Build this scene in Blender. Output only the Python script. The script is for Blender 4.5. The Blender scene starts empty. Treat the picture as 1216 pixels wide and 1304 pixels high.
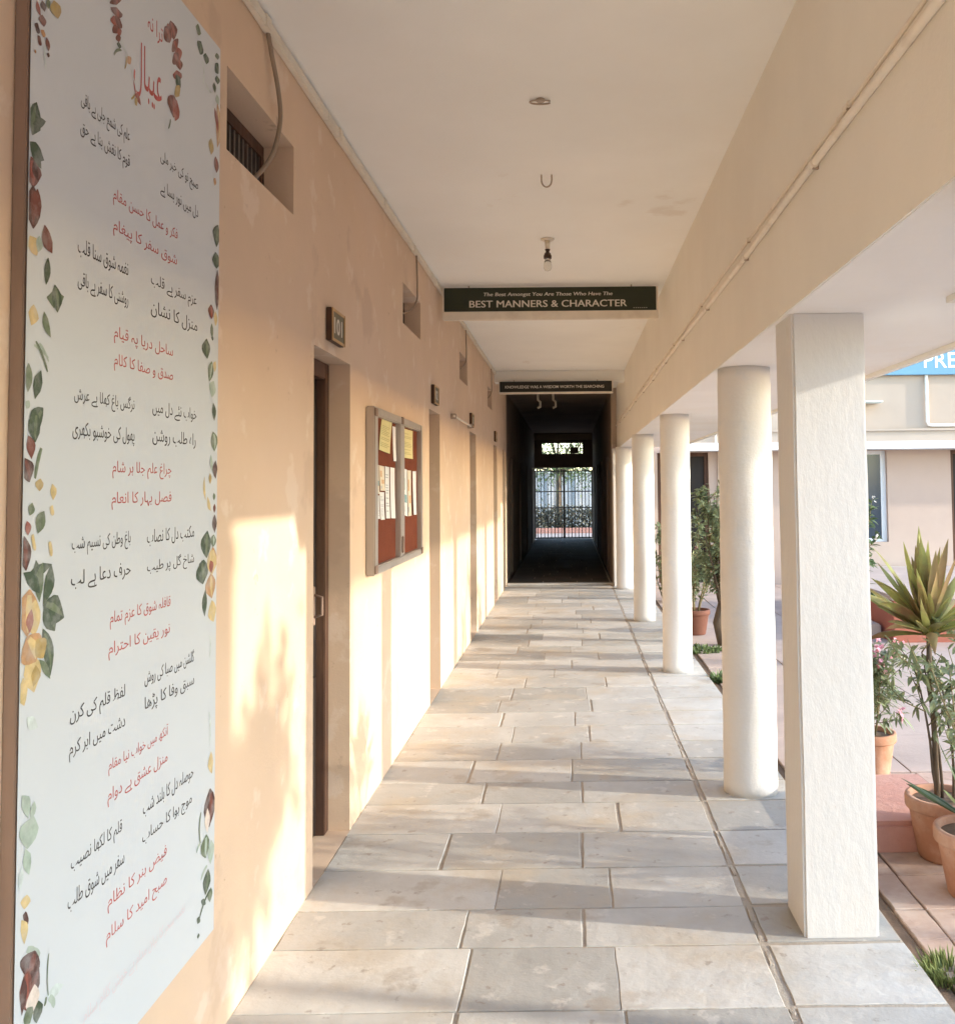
import bpy, bmesh, math, random
from mathutils import Vector, Matrix, noise as mnoise

# ------------------------------------------------------------------ camera, sky, sun, exposure
scene = bpy.context.scene
COL = scene.collection
cam_data = bpy.data.cameras.new("camera")
cam = bpy.data.objects.new("camera", cam_data)
COL.objects.link(cam)
R_ = Vector((0.99993, -0.00536, -0.01053)); F_ = Vector((0.00586, 0.99883, 0.04804))
R_ = (R_ - F_ * R_.dot(F_)).normalized(); F_.normalize(); U_ = R_.cross(F_)
cam.matrix_world = Matrix(((R_.x, U_.x, -F_.x, 0), (R_.y, U_.y, -F_.y, 0), (R_.z, U_.z, -F_.z, 1.6), (0, 0, 0, 1)))
cam_data.sensor_fit = 'HORIZONTAL'; cam_data.sensor_width = 36.0
cam_data.lens = 36.0 * 1199.75 / 1216
cam_data.shift_x = (608 - 732.13) / 1216
cam_data.shift_y = -(652 - 562.47) / 1216
cam_data.clip_start = 0.02; cam_data.clip_end = 3000
scene.camera = cam

SUN_DIR = Vector((1.0, -0.195, 0.30)).normalized()          # from the scene towards the sun
SUN_EL = math.asin(SUN_DIR.z)
world = bpy.data.worlds.new("World"); scene.world = world
world.use_nodes = True
wn = world.node_tree.nodes; wl = world.node_tree.links
sky = wn.new("ShaderNodeTexSky"); sky.sky_type = 'NISHITA'; sky.sun_disc = False
sky.sun_elevation = SUN_EL; sky.sun_rotation = math.atan2(SUN_DIR.x, SUN_DIR.y)
sky.dust_density = 0.4; sky.air_density = 1.0
wl.new(sky.outputs[0], wn["Background"].inputs[0]); wn["Background"].inputs[1].default_value = 0.15
sun_data = bpy.data.lights.new("sun", 'SUN'); sun_data.energy = 2.0; sun_data.angle = math.radians(1.1)
sun_data.color = (0.46, 0.415, 0.345)
sun = bpy.data.objects.new("sun", sun_data); COL.objects.link(sun)
sun.rotation_euler = SUN_DIR.to_track_quat('Z', 'Y').to_euler()
scene.view_settings.view_transform = 'Standard'; scene.view_settings.look = 'None'
scene.view_settings.exposure = 2.65; scene.view_settings.gamma = 1.0
scene.view_settings.use_curve_mapping = False
scene.cycles.max_bounces = 14; scene.cycles.diffuse_bounces = 10; scene.cycles.use_denoising = True

rnd = random.Random(7)

# ------------------------------------------------------------------ materials
def lin(c):
    return tuple(c) + (1.0,)

def mat(name, color, rough=0.7, var=0.08, vscale=3.0, bump=0.0, bscale=60.0, stain=None, sscale=1.5, sfac=0.5, spec=0.3,
        metal=0.0, island=0.0, detail=6.0, stretch=(1, 1, 1), obj=False, bdist=0.01, trans=0.0, shi=0.58, bump2=0.0, b2scale=8.0, speck=None):
    m = bpy.data.materials.new(name); m.use_nodes = True
    n = m.node_tree.nodes; l = m.node_tree.links
    b = n["Principled BSDF"]
    b.inputs["Roughness"].default_value = rough; b.inputs["Metallic"].default_value = metal
    b.inputs["Specular IOR Level"].default_value = spec
    tc = n.new("ShaderNodeTexCoord"); mp = n.new("ShaderNodeMapping")
    l.new(tc.outputs["Object"], mp.inputs[0]); mp.inputs["Scale"].default_value = stretch
    def noise(scale, det=6.0, ro=0.6):
        t = n.new("ShaderNodeTexNoise"); t.inputs["Scale"].default_value = scale
        t.inputs["Detail"].default_value = det; t.inputs["Roughness"].default_value = ro
        l.new(mp.outputs[0], t.inputs["Vector"]); return t
    def ramp(src, lo, hi):
        r = n.new("ShaderNodeMapRange"); r.inputs[1].default_value = lo; r.inputs[2].default_value = hi
        l.new(src, r.inputs[0]); return r
    col = None
    base = n.new("ShaderNodeRGB"); base.outputs[0].default_value = lin(color); col = base.outputs[0]
    if var:
        t = noise(vscale, detail)
        r = n.new("ShaderNodeMapRange"); r.inputs[1].default_value = 0.25; r.inputs[2].default_value = 0.75
        r.inputs[3].default_value = 1 - var; r.inputs[4].default_value = 1 + var
        l.new(t.outputs[0], r.inputs[0])
        mx = n.new("ShaderNodeVectorMath"); mx.operation = 'SCALE'
        l.new(col, mx.inputs[0]); l.new(r.outputs[0], mx.inputs[3]); col = mx.outputs[0]
    if island:
        g = n.new("ShaderNodeNewGeometry")
        r = n.new("ShaderNodeMapRange"); r.inputs[3].default_value = 1 - island; r.inputs[4].default_value = 1 + island
        l.new(g.outputs["Random Per Island"], r.inputs[0])
        mx = n.new("ShaderNodeVectorMath"); mx.operation = 'SCALE'
        l.new(col, mx.inputs[0]); l.new(r.outputs[0], mx.inputs[3]); col = mx.outputs[0]
    if stain:
        t = noise(sscale, 8.0, 0.65); r = ramp(t.outputs[0], shi - 0.08, shi + 0.14)
        f = n.new("ShaderNodeMath"); f.operation = 'MULTIPLY'; f.inputs[1].default_value = sfac; f.use_clamp = True
        l.new(r.outputs[0], f.inputs[0])
        mx = n.new("ShaderNodeMix"); mx.data_type = 'RGBA'
        l.new(f.outputs[0], mx.inputs[0]); l.new(col, mx.inputs[6]); mx.inputs[7].default_value = lin(stain); col = mx.outputs[2]
    for (sc_, ss_, lo_, fa_) in (speck or ()):
        t = noise(ss_, 5.0, 0.6); r = ramp(t.outputs[0], lo_, lo_ + 0.05)
        f = n.new("ShaderNodeMath"); f.operation = 'MULTIPLY'; f.inputs[1].default_value = fa_; f.use_clamp = True
        l.new(r.outputs[0], f.inputs[0]); mx = n.new("ShaderNodeMix"); mx.data_type = 'RGBA'
        l.new(f.outputs[0], mx.inputs[0]); l.new(col, mx.inputs[6]); mx.inputs[7].default_value = lin(sc_); col = mx.outputs[2]
    l.new(col, b.inputs["Base Color"])
    if bump:
        t = noise(bscale, 8.0, 0.65)
        bp = n.new("ShaderNodeBump"); bp.inputs["Strength"].default_value = bump; bp.inputs["Distance"].default_value = bdist
        l.new(t.outputs[0], bp.inputs["Height"])
        if bump2:
            t2 = noise(b2scale, 4.0, 0.55)
            bp2 = n.new("ShaderNodeBump"); bp2.inputs["Strength"].default_value = bump2; bp2.inputs["Distance"].default_value = 0.03
            l.new(t2.outputs[0], bp2.inputs["Height"]); l.new(bp.outputs[0], bp2.inputs["Normal"]); bp = bp2
        l.new(bp.outputs[0], b.inputs["Normal"])
    if trans:
        tr = n.new("ShaderNodeBsdfTranslucent"); l.new(col, tr.inputs[0])
        ms = n.new("ShaderNodeMixShader"); ms.inputs[0].default_value = trans
        l.new(b.outputs[0], ms.inputs[1]); l.new(tr.outputs[0], ms.inputs[2]); l.new(ms.outputs[0], n["Material Output"].inputs[0])
    return m

M = {}
M['wall'] = mat("peach_plaster", (0.655, 0.495, 0.365), 0.85, 0.06, 1.3, 0.25, 90, (0.66, 0.52, 0.43), 0.9, 0.5, 0.15, bdist=0.004, bump2=0.15, b2scale=3.0, speck=[((0.30, 0.19, 0.13), 24, 0.70, 0.55), ((0.74, 0.62, 0.52), 4, 0.58, 0.5), ((0.50, 0.36, 0.27), 1.7, 0.60, 0.4), ((0.36, 0.24, 0.17), 9, 0.67, 0.45)])
M['ceil'] = mat("cream_limewash", (0.86, 0.86, 0.835), 0.9, 0.05, 0.9, 0.2, 40, (0.84, 0.82, 0.78), 0.7, 0.5, 0.1, bdist=0.004, speck=[((0.62, 0.53, 0.44), 1.6, 0.66, 0.3), ((0.45, 0.36, 0.28), 25, 0.76, 0.4)])
M['beam'] = mat("cream_beam_paint", (0.80, 0.77, 0.70), 0.85, 0.05, 1.2, 0.25, 60, (0.76, 0.71, 0.63), 0.8, 0.5, 0.15, bdist=0.004, bump2=0.1, b2scale=4.0)
M['white'] = mat("white_limewash", (0.71, 0.70, 0.675), 0.85, 0.04, 2.5, 0.35, 38, (0.74, 0.66, 0.55), 1.6, 0.5, 0.2, bdist=0.008, shi=0.6, speck=[((0.50, 0.40, 0.30), 18, 0.72, 0.5), ((0.62, 0.64, 0.66), 2.5, 0.58, 0.5)])
M['pillar'] = mat("thick_white_limewash", (0.66, 0.655, 0.64), 0.85, 0.03, 3.0, 0.3, 32, (0.72, 0.60, 0.48), 2.2, 0.35, 0.2, bdist=0.007, stretch=(1, 1, 0.45), shi=0.64, speck=[((0.45, 0.36, 0.28), 20, 0.72, 0.6), ((0.55, 0.47, 0.38), 6, 0.66, 0.35)])
M['soffit'] = mat("white_soffit_paint", (0.84, 0.83, 0.82), 0.9, 0.03, 1.5, 0.3, 25, (0.76, 0.68, 0.58), 1.2, 0.3, 0.1, bdist=0.006)
M['slab'] = mat("grey_flagstone", (0.455, 0.445, 0.42), 0.6, 0.14, 3.0, 0.75, 17, (0.47, 0.40, 0.31), 1.7, 1.0, 0.35, island=0.22, bdist=0.004, bump2=0.2, b2scale=9.0, speck=[((0.24, 0.19, 0.15), 15, 0.63, 0.5), ((0.62, 0.59, 0.54), 7, 0.60, 0.5), ((0.33, 0.27, 0.21), 2.6, 0.60, 0.45), ((0.17, 0.13, 0.10), 40, 0.70, 0.5)])
M['slabshade'] = mat("shaded_passage_flagstone", (0.11, 0.092, 0.078), 0.85, 0.2, 3.0, 0.5, 17, (0.08, 0.07, 0.06), 2, 0.7, 0.4, island=0.2, bdist=0.005)  # flagstone copy darkened: the passage's shade is put into the colour
M['mortar'] = mat("sandy_mortar", (0.43, 0.38, 0.32), 0.95, 0.2, 12, 0.6, 60, (0.22, 0.17, 0.13), 6, 0.5, 0.1)
M['soil'] = mat("dry_soil", (0.20, 0.14, 0.10), 1.0, 0.3, 6, 0.8, 40, None, 1, 0, 0.05)
M['ground'] = mat("dusty_earth", (0.36, 0.30, 0.25), 1.0, 0.2, 0.8, 0.5, 20, None, 1, 0, 0.05)
M['tile'] = mat("pink_sandstone_paving", (0.45, 0.32, 0.255), 0.85, 0.18, 5, 0.5, 30, (0.52, 0.44, 0.38), 2.5, 0.7, 0.15, island=0.18, bdist=0.006, shi=0.5, speck=[((0.28, 0.19, 0.15), 6, 0.62, 0.5)])
M['concrete'] = mat("pale_courtyard_concrete", (0.47, 0.375, 0.325), 0.9, 0.16, 2, 0.3, 30, (0.5, 0.4, 0.34), 1.2, 0.5, 0.1)
M['wood'] = mat("shade_dark_door_paint", (0.016, 0.010, 0.008), 0.5, 0.25, 6, 0.3, 25, None, 1, 0, 0.35, stretch=(1, 1, 0.12))  # door leaves near black, the dark interior behind painted into their colour
M['frame_wood'] = mat("worn_door_frame", (0.085, 0.043, 0.028), 0.6, 0.3, 8, 0.35, 25, (0.26, 0.15, 0.09), 6, 0.5, 0.3, stretch=(1, 1, 0.15))
M['rust'] = mat("rusty_brown_metal", (0.25, 0.18, 0.145), 0.7, 0.25, 9, 0.3, 30, (0.30, 0.20, 0.15), 5, 0.7, 0.3, stretch=(1, 1, 0.3), shi=0.5)
M['sheet'] = mat("vinyl_poem_sheet", (0.57, 0.605, 0.635), 0.42, 0.015, 2, 0.08, 5, None, 1, 0, 0.35, bdist=0.02)
M['pvc'] = mat("old_white_pvc", (0.74, 0.68, 0.58), 0.55, 0.08, 5, 0, 1, (0.5, 0.4, 0.3), 6, 0.4, 0.4)
M['pipe_paint'] = mat("painted_over_pvc", (0.80, 0.74, 0.65), 0.6, 0.06, 5, 0, 1, (0.45, 0.35, 0.26), 6, 0.4, 0.3)
M['cable'] = mat("grey_brown_cable", (0.30, 0.23, 0.17), 0.6, 0.1, 8)
M['alum'] = mat("dull_aluminium", (0.46, 0.41, 0.37), 0.42, 0.08, 10, 0, 1, None, 1, 0, 0.5, metal=0.6, stretch=(1, 1, 0.2))
M['cork'] = mat("maroon_felt", (0.17, 0.050, 0.028), 0.95, 0.10, 8, 0.3, 120, None, 1, 0, 0.1)
M['signgreen'] = mat("dark_green_board", (0.030, 0.036, 0.020), 0.5, 0.12, 5, 0, 1, None, 1, 0, 0.3)
M['signblack'] = mat("blackish_board", (0.022, 0.022, 0.018), 0.5, 0.12, 5, 0, 1, None, 1, 0, 0.3)
M['lettercream'] = mat("cream_lettering", (0.66, 0.62, 0.54), 0.6, 0.08, 20)
M['letterwhite'] = mat("white_lettering", (0.85, 0.86, 0.86), 0.6, 0.03, 20)
M['blue'] = mat("sky_blue_sign_paint", (0.14, 0.29, 0.41), 0.5, 0.06, 2, 0, 1, None, 1, 0, 0.3)
M['terracotta'] = mat("terracotta_clay", (0.42, 0.215, 0.135), 0.85, 0.15, 7, 0.25, 50, (0.54, 0.38, 0.29), 6, 0.7, 0.2, bdist=0.004, shi=0.52, speck=[((0.22, 0.12, 0.08), 14, 0.66, 0.5)])
M['potdark'] = mat("dark_brown_clay", (0.19, 0.085, 0.06), 0.75, 0.12, 7, 0.2, 50, None, 1, 0, 0.2)
M['redstone'] = mat("rough_pink_sandstone", (0.50, 0.27, 0.22), 0.9, 0.12, 5, 0.7, 25, (0.58, 0.38, 0.32), 3, 0.6, 0.1, bdist=0.01)
M['redpaint'] = mat("red_oxide_paint", (0.36, 0.125, 0.085), 0.75, 0.1, 4, 0.2, 30, (0.42, 0.2, 0.15), 2.5, 0.5, 0.2)
M['paleslab'] = mat("pale_green_grey_slab", (0.58, 0.62, 0.56), 0.8, 0.08, 4, 0.2, 30)
M['facade'] = mat("pink_facade_plaster", (0.48, 0.385, 0.335), 0.85, 0.06, 1.2, 0.25, 60, (0.53, 0.44, 0.39), 0.8, 0.5, 0.1, bdist=0.004)
M['facadeup'] = mat("cream_parapet_plaster", (0.42, 0.345, 0.28), 0.85, 0.06, 1.2, 0.25, 60, (0.46, 0.35, 0.26), 1.4, 0.4, 0.1, bdist=0.004)
M['darkwall'] = mat("shade_dark_plaster", (0.25, 0.19, 0.15), 0.85, 0.25, 1.6, 0.2, 40, (0.26, 0.20, 0.16), 1.5, 0.5, 0.15)  # interior shade mixed into the colour; passage walls and opening backs use it
M['greywall'] = mat("grey_white_wall", (0.42, 0.43, 0.44), 0.8, 0.1, 2)
M['whitetrim'] = mat("white_blue_trim", (0.76, 0.80, 0.84), 0.6, 0.04, 6)
M['glass'] = mat("dark_blue_window_glass", (0.035, 0.055, 0.085), 0.12, 0.1, 2, 0, 1, None, 1, 0, 0.6)
M['iron'] = mat("dark_iron_paint", (0.10, 0.085, 0.075), 0.55, 0.2, 10, 0, 1, (0.14, 0.07, 0.04), 8, 0.5, 0.4)
M['bark'] = mat("grey_brown_bark", (0.125, 0.095, 0.07), 0.9, 0.3, 20, 0.6, 60, None, 1, 0, 0.1, stretch=(1, 1, 0.3))
M['stem'] = mat("green_brown_stem", (0.20, 0.17, 0.09), 0.8, 0.2, 20)
M['leaf'] = mat("mid_green_leaf", (0.115, 0.165, 0.065), 0.5, 0.1, 6, 0, 1, None, 1, 0, 0.35, island=0.42, trans=0.3)
M['leafdark'] = mat("grey_green_leaf", (0.22, 0.265, 0.15), 0.5, 0.1, 6, 0, 1, None, 1, 0, 0.35, island=0.45, trans=0.28)
M['leafhedge'] = mat("brownish_hedge_leaf", (0.13, 0.125, 0.09), 0.6, 0.1, 6, 0, 1, None, 1, 0, 0.2, island=0.4)
M['leafpale'] = mat("pale_green_leaf", (0.22, 0.26, 0.145), 0.5, 0.1, 6, 0, 1, None, 1, 0, 0.35, island=0.4, trans=0.3)
M['strap'] = mat("yellow_green_strap_leaf", (0.30, 0.31, 0.10), 0.5, 0.25, 4, 0, 1, (0.22, 0.10, 0.06), 7, 0.85, 0.4, island=0.35, trans=0.25, shi=0.52)
M['strapred'] = mat("reddish_strap_leaf", (0.25, 0.17, 0.085), 0.5, 0.25, 4, 0, 1, (0.26, 0.25, 0.08), 6, 0.8, 0.35, island=0.3, trans=0.2, shi=0.52)
M['gateiron'] = mat("pale_grey_gate_paint", (0.36, 0.34, 0.32), 0.6, 0.15, 10)
M['strapdark'] = mat("dark_strap_leaf", (0.085, 0.12, 0.045), 0.42, 0.2, 4, 0, 1, (0.16, 0.09, 0.04), 5, 0.5, 0.4, island=0.3, trans=0.2)
M['petal'] = mat("pink_petal", (0.70, 0.36, 0.44), 0.6, 0.1, 8, 0, 1, None, 1, 0, 0.2, island=0.25, trans=0.3)
M['petalwhite'] = mat("white_petal", (0.78, 0.76, 0.74), 0.6, 0.05, 8, 0, 1, None, 1, 0, 0.2, trans=0.3)
M['grass'] = mat("green_grass_blade", (0.21, 0.25, 0.09), 0.6, 0.1, 6, 0, 1, None, 1, 0, 0.2, island=0.4, trans=0.3)
M['darkwood'] = mat("dark_plate_wood", (0.075, 0.038, 0.022), 0.6, 0.15, 12)
M['brass'] = mat("yellow_wood_frame", (0.50, 0.32, 0.16), 0.55, 0.15, 12, 0, 1, None, 1, 0, 0.3)
M['plate'] = mat("olive_number_plate", (0.14, 0.12, 0.08), 0.5, 0.1, 10)
M['bakelite'] = mat("brown_bakelite", (0.055, 0.032, 0.02), 0.4, 0.1, 10)
M['hook'] = mat("painted_hook_iron", (0.42, 0.34, 0.27), 0.6, 0.1, 10)
M['black_ink'] = mat("black_ink", (0.07, 0.065, 0.065), 0.5, 0.0)
M['red_ink'] = mat("red_ink", (0.52, 0.12, 0.11), 0.5, 0.0)
M['pink_ink'] = mat("faded_pink_ink", (0.64, 0.55, 0.58), 0.5, 0.0)
INK = dict(deep_green=(0.055, 0.085, 0.05), sage_green=(0.13, 0.17, 0.10), dark_brown=(0.085, 0.035, 0.028), red_brown=(0.17, 0.055, 0.04),
           ochre=(0.42, 0.30, 0.11), pale_yellow=(0.60, 0.46, 0.22), pale_green=(0.36, 0.44, 0.37), rust=(0.30, 0.085, 0.06),
           orange=(0.48, 0.27, 0.13), mist=(0.55, 0.62, 0.60), cream=(0.70, 0.60, 0.52))
for k_, c_ in INK.items():
    M['ink_' + k_] = mat("print_" + k_, c_, 0.45, 0.30, 40, 0, 1, tuple(0.5 * q + 0.25 for q in c_), 28, 0.7, shi=0.52)
M['bulb'] = bpy.data.materials.new("clear_bulb_glass"); M['bulb'].use_nodes = True
_b = M['bulb'].node_tree.nodes["Principled BSDF"]; _b.inputs["Transmission Weight"].default_value = 0.9; _b.inputs["Roughness"].default_value = 0.08
_b.inputs["Base Color"].default_value = (0.9, 0.88, 0.82, 1); _b.inputs["IOR"].default_value = 1.2
PAPER = dict(white=(0.74, 0.73, 0.72), yellow=(0.66, 0.58, 0.30), cream=(0.70, 0.62, 0.50))
for k_, c_ in PAPER.items():
    M['paper_' + k_] = mat("paper_" + k_, c_, 0.8, 0.04, 20)
M['print_teal'] = mat("printed_teal_patch", (0.22, 0.36, 0.38), 0.8, 0.25, 25)
M['print_grey'] = mat("printed_grey_lines", (0.40, 0.40, 0.42), 0.8, 0.2, 60)
M['print_orange'] = mat("printed_orange_patch", (0.62, 0.40, 0.24), 0.8, 0.2, 30)
M['print_olive'] = mat("printed_olive_lines", (0.42, 0.37, 0.18), 0.8, 0.2, 60)

# ------------------------------------------------------------------ mesh helpers
class MB:
    def __init__(self): self.v = []; self.f = []; self.m = []; self.mats = []; self.smooth = []
    def mi(self, m):
        if m not in self.mats: self.mats.append(m)
        return self.mats.index(m)
    def face(self, pts, m, smooth=False):
        i = len(self.v); self.v += [tuple(p) for p in pts]; self.f.append(list(range(i, i + len(pts)))); self.m.append(self.mi(m)); self.smooth.append(smooth)
    def box(self, x0, x1, y0, y1, z0, z1, m, bev=0.0):
        if bev <= 0:
            c = [(x, y, z) for x in (x0, x1) for y in (y0, y1) for z in (z0, z1)]
            i = len(self.v); self.v += c
            for q in ((0, 1, 3, 2), (4, 6, 7, 5), (0, 4, 5, 1), (2, 3, 7, 6), (0, 2, 6, 4), (1, 5, 7, 3)):
                self.f.append([i + k for k in q]); self.m.append(self.mi(m)); self.smooth.append(False)
            return
        bm = bmesh.new(); bmesh.ops.create_cube(bm, size=1)
        bmesh.ops.scale(bm, vec=(x1 - x0, y1 - y0, z1 - z0), verts=bm.verts)
        bmesh.ops.translate(bm, vec=((x0 + x1) / 2, (y0 + y1) / 2, (z0 + z1) / 2), verts=bm.verts)
        bmesh.ops.bevel(bm, geom=bm.edges[:], offset=bev, segments=2, affect='EDGES')
        self.add_bm(bm, m); bm.free()
    def add_bm(self, bm, m, smooth=False):
        bm.verts.index_update(); i = len(self.v); self.v += [tuple(v.co) for v in bm.verts]
        for f in bm.faces:
            self.f.append([i + v.index for v in f.verts]); self.m.append(self.mi(m)); self.smooth.append(smooth)
    def lathe(self, prof, c, m, n=28, smooth=True, jit=0.0, cap=True):
        i = len(self.v); k = len(prof)
        for (r, z) in prof:
            for s in range(n):
                a = 2 * math.pi * s / n; rr = r
                if jit: rr += jit * mnoise.noise(Vector((math.cos(a) * 1.5 + c[0] * 7, math.sin(a) * 1.5 + c[1], z * 2.2)))
                self.v.append((c[0] + rr * math.cos(a), c[1] + rr * math.sin(a), c[2] + z))
        for j in range(k - 1):
            for s in range(n):
                self.f.append([i + j * n + s, i + j * n + (s + 1) % n, i + (j + 1) * n + (s + 1) % n, i + (j + 1) * n + s]); self.m.append(self.mi(m)); self.smooth.append(smooth)
        if cap:
            self.f.append([i + s for s in range(n)][::-1]); self.m.append(self.mi(m)); self.smooth.append(False)
            self.f.append([i + (k - 1) * n + s for s in range(n)]); self.m.append(self.mi(m)); self.smooth.append(False)
    def tube(self, pts, r, m, n=8, taper=None):
        pts = [Vector(p) for p in pts]; i = len(self.v); k = len(pts); up = Vector((0.13, 0.27, 0.95)); pu = None
        for j, p in enumerate(pts):
            d = (pts[min(j + 1, k - 1)] - pts[max(j - 1, 0)]).normalized()
            if pu is None:
                u = d.cross(up); u = u if u.length > 0.05 else d.cross(Vector((1, 0, 0))); u.normalize()
            else:
                u = (pu - d * pu.dot(d)); u = u.normalized() if u.length > 1e-5 else d.orthogonal().normalized()
            pu = u; w = d.cross(u); rr = r if taper is None else r + (taper - r) * j / (k - 1)
            for s in range(n):
                a = 2 * math.pi * s / n; self.v.append(tuple(p + u * (rr * math.cos(a)) + w * (rr * math.sin(a))))
        for j in range(k - 1):
            for s in range(n):
                self.f.append([i + j * n + s, i + j * n + (s + 1) % n, i + (j + 1) * n + (s + 1) % n, i + (j + 1) * n + s]); self.m.append(self.mi(m)); self.smooth.append(True)
        self.f.append([i + s for s in range(n)][::-1]); self.m.append(self.mi(m)); self.smooth.append(False)
        self.f.append([i + (k - 1) * n + s for s in range(n)]); self.m.append(self.mi(m)); self.smooth.append(False)
    def leaf(self, p, d, nrm, L, W, m, droop=0.15, fold=0.25, seg=2):
        d = d.normalized(); s = d.cross(nrm); s = s.normalized() if s.length > 1e-4 else d.orthogonal().normalized(); up = s.cross(d)
        i = len(self.v); prof = [0.0, 1.0, 0.0] if seg == 2 else [0.25, 0.85, 1.0, 0.65, 0.0]
        k = len(prof)
        for j in range(k):
            t = j / (k - 1); c = p + d * (L * t) - Vector((0, 0, 1)) * (droop * L * t * t); w = W * 0.5 * prof[j]
            self.v += [tuple(c - s * w + up * (w * fold)), tuple(c), tuple(c + s * w + up * (w * fold))]
        for j in range(k - 1):
            a = i + j * 3; b_ = a + 3
            for q in ((a, a + 1, b_ + 1, b_), (a + 1, a + 2, b_ + 2, b_ + 1)):
                self.f.append(list(q)); self.m.append(self.mi(m)); self.smooth.append(False)
    def build(self, name, parent=None, smooth_angle=False):
        me = bpy.data.meshes.new(name); me.from_pydata(self.v, [], self.f)
        for m in self.mats: me.materials.append(m)
        for p, mi_, s in zip(me.polygons, self.m, self.smooth): p.material_index = mi_; p.use_smooth = s
        me.validate(); me.update()
        o = bpy.data.objects.new(name, me); COL.objects.link(o)
        if parent is not None: o.parent = parent
        return o

def base(name, label, cat, loc=(0, 0, 0), group=None):
    o = bpy.data.objects.new(name, None); COL.objects.link(o); o.location = loc; o.empty_display_size = 0.1
    o['label'] = label; o['category'] = cat
    if group: o['group'] = group
    return o
def tag(o, label, cat, group=None):
    o['label'] = label; o['category'] = cat
    if group: o['group'] = group
    return o
def struct(o): o['kind'] = 'structure'; return o
def recentre(root):
    # children were meshed in world coordinates: shift them so they sit right under a root moved to its base
    off = root.location.copy()
    for c in root.children:
        if c.type == 'MESH' and not c.get('_done'):
            c.data.transform(Matrix.Translation(-off)); c['_done'] = 1
            for g in c.children:
                if g.type == 'MESH' and not g.get('_done'): g.data.transform(Matrix.Translation(-off)); g['_done'] = 1
    for c in root.children:
        if '_done' in c: del c['_done']
        for g in c.children:
            if '_done' in g: del g['_done']
def dup(root, loc, label=None, group=None):
    r = root.copy(); COL.objects.link(r); r.location = loc
    if label: r['label'] = label
    if group: r['group'] = group
    for ch in list(root.children):
        c = ch.copy(); COL.objects.link(c); c.parent = r
        for g in ch.children:
            d = g.copy(); COL.objects.link(d); d.parent = c
    return r

_AR = {}
def _reg(ch, codes): _AR[ch] = codes
for ch, b0 in dict(ب=0xFE8F, ت=0xFE95, ج=0xFE9D, ح=0xFEA1, خ=0xFEA5, س=0xFEB1, ش=0xFEB5, ص=0xFEB9, ض=0xFEBD, ط=0xFEC1, ع=0xFEC9, غ=0xFECD,
                   ف=0xFED1, ق=0xFED5, ل=0xFEDD, م=0xFEE1, ن=0xFEE5, پ=0xFB56, ک=0xFB8E, ہ=0xFBA6, ی=0xFBFC).items():
    _reg(ch, [b0, b0 + 1, b0 + 2, b0 + 3])
for ch, b0 in dict(گ=0xFB92, چ=0xFB7A, ظ=0xFEC5, ئ=0xFE89, ٹ=0xFB66, ھ=0xFBAA).items():
    _reg(ch, [b0, b0 + 1, b0 + 2, b0 + 3])
for ch, b0 in dict(ں=0xFB9E, ڑ=0xFB8C, آ=0xFE81, ا=0xFE8D, د=0xFEA9, ر=0xFEAD, ز=0xFEAF, و=0xFEED, ے=0xFBAE).items():
    _reg(ch, [b0, b0 + 1, None, None])
def shape(s):
    out = []
    for i, ch in enumerate(s):
        if ch not in _AR: out.append(ch); continue
        c = _AR[ch]; pv = s[i - 1] if i else ' '; nx = s[i + 1] if i + 1 < len(s) else ' '
        jp = pv in _AR and _AR[pv][2] is not None; jn = nx in _AR and c[2] is not None
        out.append(chr(c[3] if jp and jn else c[1] if jp else c[2] if jn else c[0]))
    return ''.join(out)[::-1]

def text_into(mb, body, origin, xdir, ydir, m, width=None, height=None, bold=0.0, size=1.0, shear=0.0, align='LEFT'):
    cu = bpy.data.curves.new("lettering", 'FONT'); cu.body = body; cu.size = size; cu.offset = bold; cu.shear = shear; cu.resolution_u = 3
    o = bpy.data.objects.new("lettering", cu); COL.objects.link(o)
    dg = bpy.context.evaluated_depsgraph_get(); me = bpy.data.meshes.new_from_object(o.evaluated_get(dg))
    xs = [v.co.x for v in me.vertices]; ys = [v.co.y for v in me.vertices]
    x0, x1, y0, y1 = min(xs), max(xs), min(ys), max(ys)
    sx = (width / (x1 - x0)) if width else 1.0
    sy = (height / (y1 - y0)) if height else sx
    O = Vector(origin); X = Vector(xdir); Y = Vector(ydir); i = len(mb.v)
    for v in me.vertices: mb.v.append(tuple(O + X * ((v.co.x - x0) * sx) + Y * ((v.co.y - y0) * sy)))
    for p in me.polygons:
        mb.f.append([i + k for k in p.vertices]); mb.m.append(mb.mi(m)); mb.smooth.append(False)
    bpy.data.objects.remove(o); bpy.data.curves.remove(cu); bpy.data.meshes.remove(me)

WX, CEIL, BX, SOF, SX = -1.05, 3.242, 0.785, 2.224, 1.74     # wall face, ceiling, beam face, soffit height, soffit edge
# ------------------------------------------------------------------ ground, floor, paving
mb = MB(); mb.face([(-900, -900, -0.16), (900, -900, -0.16), (900, 900, -0.16), (-900, 900, -0.16)], M['ground']); struct(mb.build("ground"))

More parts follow.
